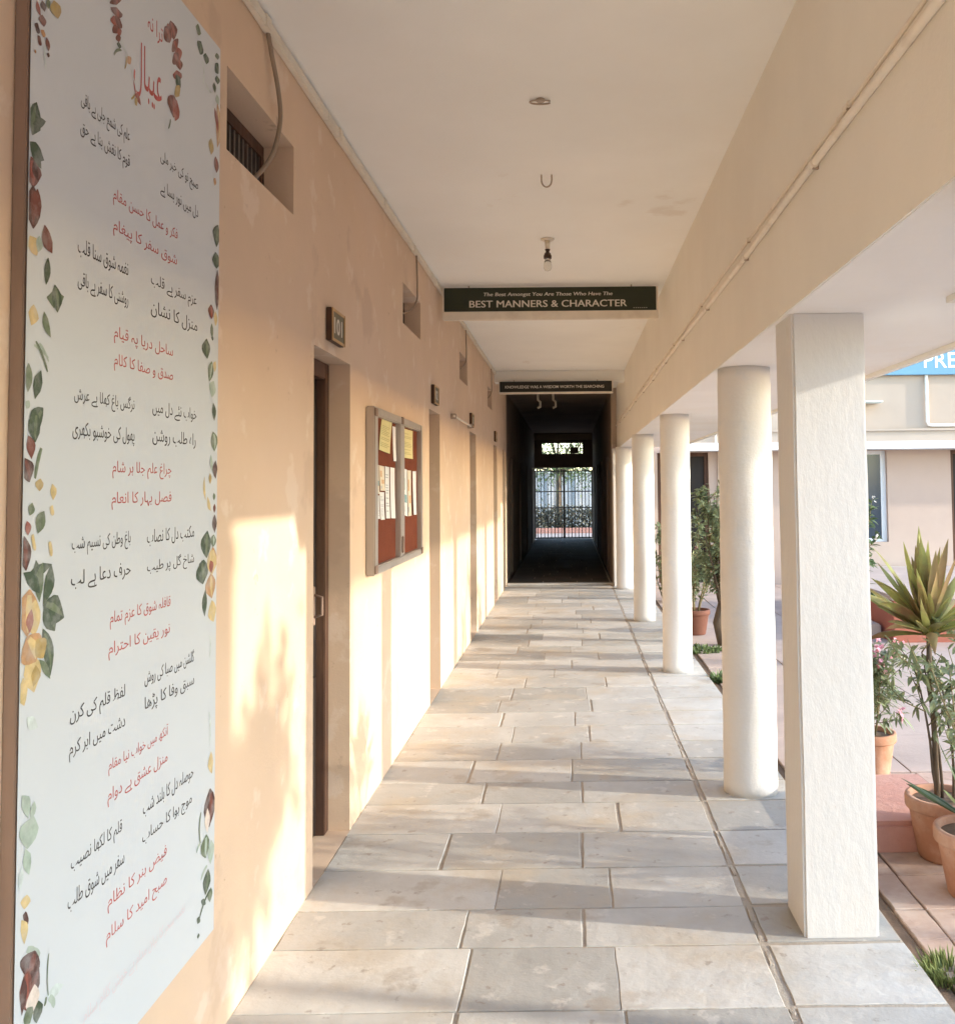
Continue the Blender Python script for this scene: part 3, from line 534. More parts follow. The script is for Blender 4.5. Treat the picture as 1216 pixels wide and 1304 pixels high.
SPRIGS = [(1.774, 2.283, 1.787, 2.352, 0.0377, 'deep_green'),(1.776, 2.305, 1.819, 2.327, 0.0162, 'deep_green'),(1.765, 2.267, 1.815, 2.248, 0.0277, 'deep_green'),(1.781, 2.268, 1.806, 2.228, 0.0231, 'deep_green'),(1.772, 2.24, 1.78, 2.183, 0.0541, 'red_brown'),(1.781, 2.237, 1.798, 2.2, 0.0163, 'dark_brown'),(1.78, 2.187, 1.782, 2.104, 0.0564, 'dark_brown'),(1.795, 2.185, 1.794, 2.125, 0.0254, 'red_brown'),(1.821, 2.122, 1.849, 2.073, 0.0298, 'red_brown'),(1.771, 2.087, 1.796, 2.055, 0.031, 'pale_yellow'),(1.804, 2.096, 1.799, 2.063, 0.0187, 'pale_green'),(1.835, 2.061, 1.829, 2.006, 0.018, 'deep_green'),(1.833, 1.982, 1.895, 1.996, 0.0267, 'sage_green'),(1.861, 2.013, 1.872, 1.959, 0.0303, 'deep_green'),(1.789, 1.959, 1.782, 1.918, 0.0271, 'pale_yellow'),(1.824, 1.952, 1.849, 1.906, 0.0192, 'sage_green'),(1.792, 1.882, 1.842, 1.864, 0.0051, 'pale_green'),(1.798, 1.89, 1.84, 1.836, 0.0055, 'sage_green'),(1.81, 1.888, 1.843, 1.857, 0.0048, 'pale_green'),(1.775, 1.845, 1.774, 1.79, 0.0208, 'sage_green'),(1.817, 1.836, 1.798, 1.779, 0.0229, 'deep_green'),(1.771, 1.773, 1.775, 1.759, 0.0118, 'pale_green'),(1.826, 1.764, 1.782, 1.715, 0.033, 'deep_green'),(1.805, 1.755, 1.801, 1.696, 0.0334, 'deep_green'),(1.779, 1.708, 1.79, 1.664, 0.0237, 'red_brown'),(1.766, 1.665, 1.785, 1.62, 0.0376, 'dark_brown'),(1.823, 1.686, 1.803, 1.627, 0.0085, 'sage_green'),(1.821, 1.627, 1.819, 1.603, 0.0235, 'ochre'),(1.863, 1.617, 1.867, 1.585, 0.0181, 'pale_yellow'),(1.861, 1.574, 1.868, 1.555, 0.0102, 'pale_yellow'),(1.795, 1.581, 1.787, 1.557, 0.0178, 'sage_green'),(1.836, 1.564, 1.815, 1.522, 0.0257, 'sage_green'),(1.778, 1.547, 1.782, 1.52, 0.0165, 'rust'),(1.77, 1.519, 1.778, 1.454, 0.0351, 'dark_brown'),(1.797, 1.521, 1.807, 1.49, 0.0083, 'pale_yellow'),(1.856, 1.504, 1.864, 1.475, 0.0089, 'pale_yellow'),(1.781, 1.443, 1.867, 1.459, 0.0176, 'deep_green'),(1.811, 1.471, 1.822, 1.405, 0.0244, 'deep_green'),(1.835, 1.465, 1.825, 1.39, 0.0251, 'sage_green'),(1.864, 1.46, 1.838, 1.385, 0.0288, 'deep_green'),(1.825, 1.408, 1.77, 1.451, 0.0244, 'deep_green'),(1.771, 1.494, 1.781, 1.463, 0.0259, 'red_brown'),(1.791, 1.418, 1.785, 1.331, 0.066, 'orange'),(1.81, 1.396, 1.809, 1.328, 0.0429, 'pale_yellow'),(1.798, 1.38, 1.794, 1.337, 0.0194, 'rust'),(1.785, 1.331, 1.816, 1.279, 0.0618, 'orange'),(1.815, 1.32, 1.841, 1.281, 0.0342, 'ochre'),(1.838, 1.385, 1.913, 1.349, 0.0471, 'deep_green'),(1.844, 1.385, 1.881, 1.327, 0.0421, 'deep_green'),(1.839, 1.337, 1.867, 1.242, 0.0314, 'deep_green'),(1.828, 1.28, 1.867, 1.236, 0.0142, 'sage_green'),(1.786, 1.291, 1.812, 1.222, 0.0468, 'pale_yellow'),(1.816, 1.272, 1.809, 1.233, 0.025, 'ochre'),(1.775, 1.256, 1.78, 1.204, 0.0297, 'pale_yellow'),(1.789, 1.18, 1.826, 1.153, 0.0192, 'mist'),(1.777, 1.04, 1.799, 0.992, 0.0227, 'pale_green'),(1.819, 1.016, 1.808, 0.986, 0.0156, 'pale_green'),(1.817, 0.989, 1.797, 0.936, 0.052, 'pale_green'),(1.791, 0.938, 1.805, 0.886, 0.0208, 'pale_green'),(1.78, 0.909, 1.776, 0.868, 0.0127, 'mist'),(1.8, 0.851, 1.792, 0.828, 0.0263, 'pale_yellow'),(1.792, 0.821, 1.802, 0.794, 0.0109, 'dark_brown'),(1.783, 0.812, 1.794, 0.764, 0.0199, 'pale_yellow'),(1.803, 0.75, 1.846, 0.719, 0.012, 'pale_green'),(1.83, 0.735, 1.805, 0.696, 0.0624, 'dark_brown'),(1.844, 0.696, 1.805, 0.665, 0.0419, 'dark_brown'),(1.804, 0.716, 1.815, 0.63, 0.033, 'red_brown'),(1.829, 0.673, 1.828, 0.62, 0.0346, 'cream'),(1.793, 0.705, 1.789, 0.638, 0.0173, 'dark_brown'),(1.806, 0.642, 1.816, 0.609, 0.0256, 'sage_green'),(1.843, 0.636, 1.838, 0.597, 0.027, 'deep_green'),(1.877, 0.707, 1.878, 0.627, 0.0029, 'sage_green'),(1.874, 0.629, 1.934, 0.619, 0.0183, 'mist'),(1.881, 0.622, 1.901, 0.594, 0.0113, 'pale_green'),(1.871, 0.628, 1.865, 0.614, 0.0059, 'sage_green'),(2.71, 2.735, 2.712, 2.602, 0.0421, 'orange'),(2.689, 2.711, 2.719, 2.647, 0.0211, 'rust'),(2.666, 2.612, 2.665, 2.564, 0.0316, 'ochre'),(2.699, 2.571, 2.707, 2.525, 0.0325, 'red_brown'),(2.7, 2.507, 2.694, 2.484, 0.0171, 'orange'),(2.724, 2.376, 2.711, 2.308, 0.043, 'deep_green'),(2.705, 2.291, 2.713, 2.245, 0.0516, 'deep_green'),(2.72, 2.242, 2.718, 2.125, 0.0313, 'dark_brown'),(2.674, 2.132, 2.677, 2.091, 0.0358, 'red_brown'),(2.708, 2.118, 2.709, 2.076, 0.0225, 'pale_yellow'),(2.682, 2.079, 2.687, 2.038, 0.0193, 'sage_green'),(2.643, 2.029, 2.65, 1.973, 0.048, 'deep_green'),(2.689, 2.044, 2.687, 2.03, 0.0137, 'deep_green'),(2.684, 1.97, 2.665, 1.911, 0.0321, 'sage_green'),(2.711, 1.974, 2.705, 1.942, 0.0193, 'pale_yellow'),(2.699, 1.915, 2.686, 1.867, 0.0407, 'pale_green'),(2.696, 1.852, 2.705, 1.801, 0.0247, 'deep_green'),(2.695, 1.769, 2.707, 1.713, 0.0437, 'sage_green'),(2.683, 1.702, 2.691, 1.656, 0.0162, 'pale_green'),(2.717, 1.687, 2.718, 1.635, 0.0276, 'dark_brown'),(2.677, 1.65, 2.678, 1.62, 0.0188, 'ochre'),(2.638, 1.64, 2.646, 1.574, 0.013, 'pale_yellow'),(2.659, 1.584, 2.686, 1.543, 0.0181, 'pale_yellow'),(2.706, 1.594, 2.709, 1.573, 0.0164, 'sage_green'),(2.713, 1.563, 2.711, 1.537, 0.0165, 'red_brown'),(2.714, 1.532, 2.715, 1.48, 0.0275, 'dark_brown'),(2.661, 1.488, 2.656, 1.412, 0.0607, 'deep_green'),(2.708, 1.475, 2.702, 1.44, 0.0355, 'sage_green'),(2.702, 1.44, 2.697, 1.368, 0.0545, 'orange'),(2.636, 1.409, 2.631, 1.372, 0.0519, 'deep_green'),(2.624, 1.408, 2.631, 1.342, 0.0669, 'deep_green'),(2.689, 1.433, 2.697, 1.361, 0.0622, 'pale_yellow'),(2.683, 1.403, 2.693, 1.367, 0.0268, 'rust'),(2.69, 1.367, 2.698, 1.295, 0.0596, 'orange'),(2.651, 1.325, 2.646, 1.251, 0.0289, 'deep_green'),(2.698, 1.29, 2.713, 1.227, 0.049, 'pale_yellow'),(2.687, 1.19, 2.684, 1.13, 0.0068, 'mist'),(2.685, 0.979, 2.693, 0.887, 0.0082, 'mist'),(2.701, 0.865, 2.709, 0.802, 0.0307, 'pale_yellow'),(2.696, 0.764, 2.691, 0.659, 0.0705, 'dark_brown'),(2.677, 0.715, 2.678, 0.649, 0.0307, 'cream'),(2.631, 0.72, 2.63, 0.637, 0.0068, 'sage_green'),(2.671, 0.646, 2.666, 0.584, 0.0505, 'sage_green'),(2.705, 0.619, 2.703, 0.554, 0.0374, 'pale_green'),(2.63, 0.637, 2.601, 0.623, 0.0065, 'pale_green'),(2.68, 0.558, 2.635, 0.537, 0.0082, 'pale_green'),(2.687, 0.546, 2.668, 0.483, 0.0459, 'deep_green'),(2.708, 0.487, 2.702, 0.449, 0.0293, 'sage_green'),(2.659, 0.477, 2.649, 0.462, 0.0312, 'deep_green'),(2.701, 0.484, 2.624, 0.434, 0.007, 'deep_green'),(2.624, 0.444, 2.614, 0.429, 0.0223, 'deep_green'),(2.621, 0.401, 2.618, 0.388, 0.014, 'deep_green'),(2.088, 2.72, 2.097, 2.707, 0.0533, 'red_brown'),(2.097, 2.701, 2.102, 2.679, 0.048, 'red_brown'),(2.085, 2.676, 2.094, 2.655, 0.0334, 'rust'),(2.11, 2.685, 2.106, 2.657, 0.0281, 'red_brown'),(2.086, 2.655, 2.099, 2.641, 0.0285, 'red_brown'),(2.106, 2.661, 2.115, 2.643, 0.0242, 'rust'),(2.103, 2.641, 2.111, 2.627, 0.0231, 'red_brown'),(2.111, 2.627, 2.113, 2.613, 0.0172, 'deep_green'),(2.088, 2.587, 2.124, 2.614, 0.0054, 'sage_green'),(2.119, 2.639, 2.154, 2.614, 0.0039, 'mist'),(2.154, 2.614, 2.168, 2.601, 0.0218, 'orange'),(2.146, 2.61, 2.14, 2.578, 0.0038, 'ochre'),(2.168, 2.591, 2.2, 2.542, 0.003, 'mist'),(2.191, 2.541, 2.223, 2.526, 0.0157, 'rust'),(2.201, 2.534, 2.197, 2.515, 0.0097, 'ochre'),(2.174, 2.521, 2.191, 2.538, 0.0043, 'ochre'),(2.349, 2.782, 2.381, 2.756, 0.048, 'red_brown'),(2.385, 2.816, 2.407, 2.776, 0.0547, 'red_brown'),(2.369, 2.801, 2.386, 2.761, 0.0306, 'rust'),(2.402, 2.771, 2.424, 2.754, 0.0496, 'red_brown'),(2.429, 2.766, 2.446, 2.741, 0.0457, 'rust'),(2.408, 2.742, 2.43, 2.722, 0.0471, 'red_brown'),(2.435, 2.74, 2.447, 2.713, 0.038, 'red_brown'),(2.425, 2.703, 2.437, 2.678, 0.05, 'rust'),(2.448, 2.694, 2.426, 2.657, 0.0292, 'deep_green'),(2.421, 2.659, 2.443, 2.641, 0.0418, 'ochre'),(2.411, 2.629, 2.407, 2.57, 0.0617, 'red_brown'),(2.427, 2.624, 2.418, 2.565, 0.0309, 'rust'),(2.391, 2.559, 2.378, 2.529, 0.0044, 'sage_green'),(1.8, 2.56, 1.809, 2.542, 0.0174, 'dark_brown'),(1.782, 2.55, 1.795, 2.526, 0.0128, 'rust'),(1.801, 2.532, 1.807, 2.511, 0.0214, 'red_brown'),(1.78, 2.505, 1.79, 2.489, 0.0112, 'dark_brown'),(1.807, 2.504, 1.805, 2.489, 0.0134, 'orange'),(1.79, 2.485, 1.796, 2.468, 0.0098, 'red_brown'),(1.817, 2.495, 1.824, 2.47, 0.0129, 'red_brown'),(1.811, 2.475, 1.817, 2.429, 0.0035, 'mist'),(1.821, 2.465, 1.826, 2.459, 0.0072, 'dark_brown'),(1.84, 2.581, 1.856, 2.552, 0.0378, 'ochre'),(1.824, 2.573, 1.818, 2.555, 0.0093, 'sage_green'),(1.779, 2.451, 1.777, 2.445, 0.0049, 'orange'),(2.548, 2.882, 2.585, 2.88, 0.0257, 'sage_green'),(2.586, 2.858, 2.58, 2.818, 0.0363, 'deep_green'),(2.618, 2.84, 2.625, 2.811, 0.035, 'deep_green'),(2.599, 2.807, 2.603, 2.743, 0.0057, 'mist'),(2.703, 2.88, 2.71, 2.863, 0.0281, 'sage_green'),(2.69, 2.843, 2.717, 2.825, 0.0336, 'deep_green'),(2.704, 2.813, 2.711, 2.79, 0.0309, 'deep_green'),(2.684, 2.784, 2.692, 2.756, 0.0212, 'deep_green'),(2.619, 2.755, 2.665, 2.745, 0.0069, 'mist'),(2.705, 2.757, 2.719, 2.731, 0.0245, 'pale_green')]

POEM = ["علم کی شمع جلی ہے باقی", "قوم کا نقش بنا ہے حق", "صبح نو کی خبر ملی", "دل میں نور بسا ہے", "فکر و عمل کا حسن مقام", "شوق سفر کا پیغام",
        "نغمہ شوق سنا قلب", "روشنی کا سفر ہے باقی", "عزم سفر ہے قلب", "منزل کا نشان", "ساحل دریا پہ قیام", "صدق و صفا کا کلام",
        "نرگس باغ کھلا ہے عرش", "پھول کی خوشبو بکھری", "خواب نئے دل میں", "راہ طلب روشن", "چراغ علم جلا ہر شام", "فصل بہار کا انعام",
        "باغ وطن کی نسیم شب", "مکتب دل کا نصاب", "حرف دعا ہے لب", "شاخ گل پر طیب", "قافلہ شوق کا عزم تمام", "نور یقین کا احترام",
        "گلشن میں صبا کی روش", "سبق وفا کا پڑھا", "لفظ قلم کی کرن", "دشت میں ابر کرم", "آنکھ میں خواب نیا مقام", "منزل عشق ہے دوام",
        "حوصلہ دل کا بلند شب", "موج ہوا کا حساب", "قلم کا لکھا نصیب", "سفر میں شوق طلب", "فیض ہنر کا نظام", "صبح امید کا سلام", "نغمہ سحر کا بیان مدام ہے خوش کلام سلام",
        "ترا نہ", "عیبال"]
bd = base("poem_board", "tall white board of black and red handwritten verses with floral borders", "board", (WX, 2.25, 0.361))
PXF = -1.02; Y0, Y1, Z0, Z1 = 1.762, 2.733, 0.361, 2.905
mb = MB(); mb.box(WX + 0.001, PXF - 0.004, Y0, Y1 - 0.004, Z0, Z1, M['rust'], 0.002); mb.build("board_frame", bd)
mb = MB(); ny, nz = 10, 24
def bulge(y, z): return PXF + 0.0003 * mnoise.noise(Vector((y * 3, z * 1.2, 0)))
for i in range(ny):
    for j in range(nz):
        q = [(Y0 + 0.003 + (Y1 - Y0 - 0.003) * a / ny, Z0 + (Z1 - Z0) * b / nz) for a, b in ((i, j), (i + 1, j), (i + 1, j + 1), (i, j + 1))]
        mb.face([(bulge(*p), p[0], p[1]) for p in q], M['sheet'], True)
# turned edge of the sheet
mb.face([(PXF - 0.0035, Y1, Z0), (bulge(Y1, Z0), Y1, Z0), (bulge(Y1, Z1), Y1, Z1), (PXF - 0.0035, Y1, Z1)], M['sheet'])
mb.build("printed_sheet", bd)
kb, rb, pb = MB(), MB(), MB(); r = random.Random(3)
for k, (c, u0, u1, v) in enumerate(LINES):
    t, ink = {'k': (kb, 'black_ink'), 'r': (rb, 'red_ink'), 'p': (pb, 'pink_ink')}[c]
    h = 0.042 if c == 'k' else 0.040
    if k == len(LINES) - 2: h = 0.055
    if k == len(LINES) - 1: h = 0.14
    text_into(t, shape(POEM[k]), (PXF + 0.0006, u0, v - h / 2), (0, 1, 0), (0, 0, 1), M[ink], width=u1 - u0, height=h, bold=(0.0))
kb.build("black_verse", bd); rb.build("red_verse", bd); pb.build("faded_verse", bd)
fb = MB(); r = random.Random(9)
for k, (u0, v0, u1, v1, w, c) in enumerate(SPRIGS):
    a, b = Vector((u0, v0)), Vector((u1, v1)); d = b - a; L = d.length; nn = Vector((-d.y, d.x)) / max(L, 1e-5)
    # keep the print on the sheet
    bend = r.uniform(-0.12, 0.12) * L; x = PXF + 0.0006 + 0.00005 * (k % 12); left, right = [], []
    prof = (0.06, 0.55, 0.92, 1.0, 0.86, 0.5, 0.04) if w > 0.012 else (0.7, 1, 1, 1, 1, 0.9, 0.5)
    for j, pw in enumerate(prof):
        t = j / 6; c_ = a + d * t + nn * (bend * 4 * t * (1 - t)); ww = w * 0.62 * pw * (1 + r.uniform(-0.08, 0.08))
        cl = lambda p: (x, min(max(p.x, Y0 + 0.005), Y1 - 0.002), min(max(p.y, Z0 + 0.003), Z1 - 0.003))
        left.append(cl(c_ + nn * ww)); right.append(cl(c_ - nn * ww))
    for j in range(6): fb.face([right[j], right[j + 1], left[j + 1], left[j]], M['ink_' + c])
    if w > 0.03 and c in ('deep_green', 'sage_green', 'red_brown', 'dark_brown', 'orange'):
        x += 0.00002; s = M['ink_' + {'deep_green': 'sage_green', 'sage_green': 'pale_green', 'red_brown': 'rust', 'dark_brown': 'red_brown', 'orange': 'pale_yellow'}[c]]
        mid = [a + d * t + nn * (bend * 4 * t * (1 - t) + w * 0.12 * math.sin(t * 3.14)) for t in (0.12, 0.4, 0.7, 0.92)]
        for j in range(3):
            w2 = (0.10 * w, 0.17 * w, 0.12 * w, 0.02 * w)
            fb.face([cl(mid[j] - nn * w2[j]), cl(mid[j + 1] - nn * w2[j + 1]), cl(mid[j + 1] + nn * w2[j + 1]), cl(mid[j] + nn * w2[j])], s)
fb.build("floral_print", bd); recentre(bd)

# ------------------------------------------------------------------ notice board with pinned papers
nb = base("notice_board", "two-door maroon felt notice board in an aluminium frame on the peach wall", "notice board", (WX, 5.62, 1.15))
A, B, C, D = 4.85, 6.42, 1.155, 2.03; F0, F1 = WX + 0.001, -1.0
mb = MB(); mb.box(F0, -1.03, A + 0.01, B - 0.01, C + 0.01, D - 0.01, M['cork']); mb.build("felt_panel", nb)
mb = MB()
mb.box(F0, F1, A, A + 0.08, C, D, M['alum'], 0.006); mb.box(F0, F1, B - 0.06, B, C, D, M['alum'], 0.006)
mb.box(F0, F1 - 0.001, A + 0.081, B - 0.061, C, C + 0.045, M['alum'], 0.006); mb.box(F0, F1 - 0.001, A + 0.081, B - 0.061, D - 0.045, D, M['alum'], 0.006); mb.build("frame", nb)
mb = MB(); mb.box(F0, F1 + 0.002, 5.575, 5.66, C + 0.046, D - 0.046, M['alum'], 0.004); mb.box(F0, F1 - 0.006, 5.675, 5.75, C + 0.046, D - 0.046, M['alum'], 0.004); mb.build("centre_stile", nb)
for (y, z) in ((A + 0.03, C + 0.03), (A + 0.03, D - 0.03), (B - 0.03, C + 0.03), (5.66, D - 0.02)):
    mb = MB(); mb.box(F1 - 0.004, F1 + 0.004, y - 0.03, y + 0.03, z - 0.022, z + 0.022, M['rust'], 0.003); mb.build("corner_bracket", nb)
mb = MB(); mb.box(F1 + 0.001, F1 + 0.012, 5.60, 5.64, 1.22, 1.32, M['rust'], 0.004); mb.build("lock", nb); recentre(nb)
PAPERS = [
    ("yellow", [(5.166, 2.0), (5.463, 1.995), (5.36, 1.80), (5.052, 1.812)], "olive", "yellow notice sheet with slanted left edge pinned top left in the notice board"),
    ("white", [(5.483, 1.965), (5.56, 1.965), (5.555, 1.762), (5.481, 1.762)], None, "narrow white strip pinned upright against the upper centre stile"),
    ("yellow", [(5.808, 1.975), (6.17, 1.978), (6.138, 1.793), (5.791, 1.793)], "olive", "ruled yellow sheet pinned alone in the right door"),
    ("cream", [(4.964, 1.735), (5.088, 1.729), (5.078, 1.572), (4.964, 1.581)], "teal", "cream sheet with a teal picture, leftmost of the middle rows"),
    ("white", [(4.964, 1.566), (5.079, 1.566), (5.078, 1.44), (4.964, 1.444)], "grey", "small bluish white sheet under the teal picture sheet"),
    ("cream", [(5.097, 1.729), (5.223, 1.725), (5.222, 1.590), (5.097, 1.592)], "orange", "cream sheet with an orange print, second in the upper row of the left door"),
    ("white", [(5.093, 1.584), (5.232, 1.582), (5.221, 1.431), (5.096, 1.434)], "grey", "white sheet with faint print hanging below the orange print sheet"),
    ("white", [(5.240, 1.727), (5.375, 1.724), (5.373, 1.433), (5.240, 1.437)], "grey", "long white sheet, third from the left stile of the notice board"),
    ("white", [(5.401, 1.725), (5.53, 1.722), (5.528, 1.428), (5.398, 1.433)], None, "long plain white sheet beside the centre stile in the left door"),
    ("white", [(5.798, 1.73), (5.955, 1.721), (5.944, 1.427), (5.795, 1.441)], "teal", "long white sheet with a blue grey picture just right of the centre stile"),
    ("cream", [(5.975, 1.718), (6.105, 1.717), (6.093, 1.426), (5.967, 1.427)], "orange", "long sheet with orange print in the middle of the right door"),
    ("white", [(6.154, 1.714), (6.314, 1.717), (6.300, 1.427), (6.162, 1.431)], None, "long plain white sheet nearest the right frame of the notice board")]
r = random.Random(17)
for kind, q, pr, lab in PAPERS:
    mb = MB(); x = -1.027; n = 6
    def P(s, t, lift=0.0):
        a = Vector(q[0]).lerp(Vector(q[1]), s); b = Vector(q[3]).lerp(Vector(q[2]), s); p = a.lerp(b, t)
        return (x + lift + 0.006 * t * t + 0.002 * math.sin(3 * s + kk), p.x, p.y)
    kk = r.uniform(0, 6)
    for i in range(n):
        for j in range(n): mb.face([P(i / n, j / n), P((i + 1) / n, j / n), P((i + 1) / n, (j + 1) / n), P(i / n, (j + 1) / n)], M['paper_' + kind], True)
    if pr in ('teal', 'orange'):
        for (s0, s1, t0, t1) in ((0.12, 0.55, 0.2, 0.45), (0.35, 0.9, 0.55, 0.72), (0.1, 0.4, 0.8, 0.92)):
            mb.face([P(s0, t0, .001), P(s1, t0, .001), P(s1, t1, .001), P(s0, t1, .001)], M['print_' + (pr if t0 < 0.6 else 'grey')])
    elif pr:
        for t in range(3, 18):
            if r.random() < 0.75:
                s1 = r.uniform(0.55, 0.92); mb.face([P(0.1, t / 20, .001), P(s1, t / 20, .001), P(s1, t / 20 + 0.018, .001), P(0.1, t / 20 + 0.018, .001)], M['print_' + pr])
    o = mb.build("notice_paper"); tag(o, lab, "paper", "papers pinned in the notice board")

# ------------------------------------------------------------------ door number plates
def plate(y, txt, label, w=0.23, h=0.145, z=2.32):
    t = base("door_plate", label, "number plate", (WX, y, z), "number plates above the doors")
    x0, x1 = WX + 0.001, WX + 0.032; a, b, c, d = y - w / 2, y + w / 2, z - h / 2, z + h / 2; f = 0.014
    mb = MB(); mb.box(x0, x1 - 0.006, a, b, c, d, M['darkwood'], 0.003); mb.build("plate_box", t)
    mb = MB(); x2 = x1 - 0.0055; mb.box(x2, x1, a, a + f, c, d, M['brass'], 0.002); mb.box(x2, x1, b - f, b, c, d, M['brass'], 0.002)
    mb.box(x2, x1 - 0.001, a + f, b - f, c, c + f, M['brass'], 0.002); mb.box(x2, x1 - 0.001, a + f, b - f, d - f, d, M['brass'], 0.002); mb.build("frame", t)
    mb = MB(); mb.box(x2, x2 + 0.001, a + f, b - f, c + f, d - f, M['plate']); mb.build("face_panel", t)
    mb = MB(); text_into(mb, txt, (x2 + 0.002, a + f + 0.025, c + f + 0.022), (0, 1, 0), (0, 0, 1), M['lettercream'], width=w - 2 * f - 0.06, height=h - 2 * f - 0.044, bold=0.02); mb.build("numeral", t)
    recentre(t)
plate(4.17, "101", "wooden framed number plate above the nearest door")
plate(7.26, "102", "number plate above the door just past the notice board")
plate(10.0, "103", "number plate above the third door, past the wall rod")
plate(13.2, "104", "number plate above the far door near the second hanging sign")

# ------------------------------------------------------------------ hanging signs
def sign(y, x0, x1, z0, z1, m, rows, label, rail):
    t = base("hanging_sign", label, "sign", ((x0 + x1) / 2, y, z1))
    mb = MB(); mb.box(x0, x1, y, y + 0.03, z0, z1, M[m], 0.003); mb.build("sign_panel", t)
    mb = MB(); mb.box(x0 - 0.012, x1 + 0.016, y - 0.01, y + 0.05, z0 - rail, z0 - 0.001, M['pvc'], 0.006); mb.box(x1 + 0.001, x1 + 0.016, y - 0.006, y + 0.04, z0, z1, M['pvc'], 0.003)
    mb.box(x0 - 0.012, x0 - 0.001, y - 0.006, y + 0.04, z0, z1, M['pvc'], 0.003); mb.build("rail", t)
    mb = MB()
    for k, (s, xa, xb, za, zb, bold, sh) in enumerate(rows): text_into(mb, s, (xa, y - 0.0015 - 0.0002 * k, za), (1, 0, 0), (0, 0, 1), M['lettercream'], width=xb - xa, height=zb - za, bold=bold, shear=sh)
    mb.build("lettering", t)
    for x in (x0 + 0.2, x1 - 0.2):
        mb = MB(); mb.tube([(x, y + 0.015, z1 - 0.005), (x, y + 0.015, max(z1 + 0.02, 3.238 if y < 10 else 3.088))], 0.006, M['hook']); mb.build("hanger", t)
    recentre(t)
sign(7.58, -1.005, 0.715, 3.03, 3.225, 'signgreen', [("BEST MANNERS & CHARACTER", -0.80, 0.475, 3.062, 3.118, 0, 0), ("BEST MANNERS & CHARACTER", -0.797, 0.478, 3.0625, 3.1185, 0, 0), ("The Best Amongst You Are Those Who Have The", -0.685, 0.36, 3.145, 3.183, 0.0, 0.15), ("The Best Amongst You Are Those Who Have The", -0.683, 0.362, 3.145, 3.183, 0, 0.15), ("- - - - - - -", 0.53, 0.64, 3.047, 3.052, 0.01, 0)],
     "green hanging sign reading BEST MANNERS & CHARACTER", 0.068)
sign(13.12, -0.968, 0.60, 2.935, 3.082, 'signblack', [("KNOWLEDGE WAS A WISDOM WORTH THE SEARCHING", -0.89, 0.49, 2.985, 3.025, 0.01, 0)],
     "darker narrow hanging sign under the cross beam at the passage mouth", 0.028)

# ------------------------------------------------------------------ wiring
ob = MB(); r = random.Random(2); y = -2.0
while y < 15.4:
    l = min(2.0, 15.45 - y); dz = r.uniform(-0.004, 0.004)
    ob.box(WX + 0.001, WX + 0.026, y + 0.002, y + l - 0.002, 3.195 + dz, 3.235 + dz, M['pvc'], 0.003); y += l
cd = base("wall_conduit", "white cable casing along the top of the peach wall", "conduit", (WX, 0, 3.2)); ob.build("casing", cd)
y = 1.1; first_clip = None
while y < 15:
    if first_clip is None:
        mb = MB(); mb.box(WX + 0.001, WX + 0.030, 0, 0.05, 3.19, 3.237, M['pvc'], 0.003); first_clip = mb.build("clip", cd); recentre(cd); c = first_clip
    else: c = first_clip.copy(); COL.objects.link(c); c.parent = cd
    c.location = (0, y, 0); y += 1.03
for c in cd.children:
    if c.name.startswith("casing"): pass
def pipe_run(label, z, x, rad, seed, gap):
    t = base("beam_conduit", label, "conduit", (x, 0, z), "conduits along the roof beam"); r = random.Random(seed)
    mb = MB(); pts = [(x + r.uniform(0, 0.003), -2 + 0.6 * k, z + 0.006 * math.sin(k * 0.9 + seed)) for k in range(30)]
    mb.tube(pts, rad, M['pipe_paint'], 10); mb.build("pipe", t)
    recentre(t); y = 0.4 + seed * 0.17; fc = None
    while y < 15.2:
        if fc is None:
            mb = MB(); mb.tube([(0, 0, 0), (0, 0.045, 0)], rad + 0.0025, M['pipe_paint'], 10); mb.box(-0.004, BX - x - 0.001, 0.012, 0.022, -rad - 0.006, -rad * 0.6, M['hook']); fc = mb.build("clip", t); c = fc
        else: c = fc.copy(); COL.objects.link(c); c.parent = t
        c.location = (0, y, 0.006 * math.sin((y + 2) / 0.6 * 0.9 + seed)); y += gap
pipe_run("thicker lower white conduit pipe running along the beam", 2.595, BX - 0.015, 0.0125, 1, 1.15)
pipe_run("thin upper conduit pipe running just above the thicker one on the beam", 2.650, BX - 0.008, 0.006, 4, 1.45)
WIRES = [(3.24, 3.40, "sagging grey cable dropping from the casing into the nearest vent"), (6.30, 6.42, "cable dropping into the vent above the notice board"),
         (9.36, 9.50, "cable dropping into the vent behind the green hanging sign"), (12.45, 12.55, "cable dropping into the farthest vent before the second sign")]
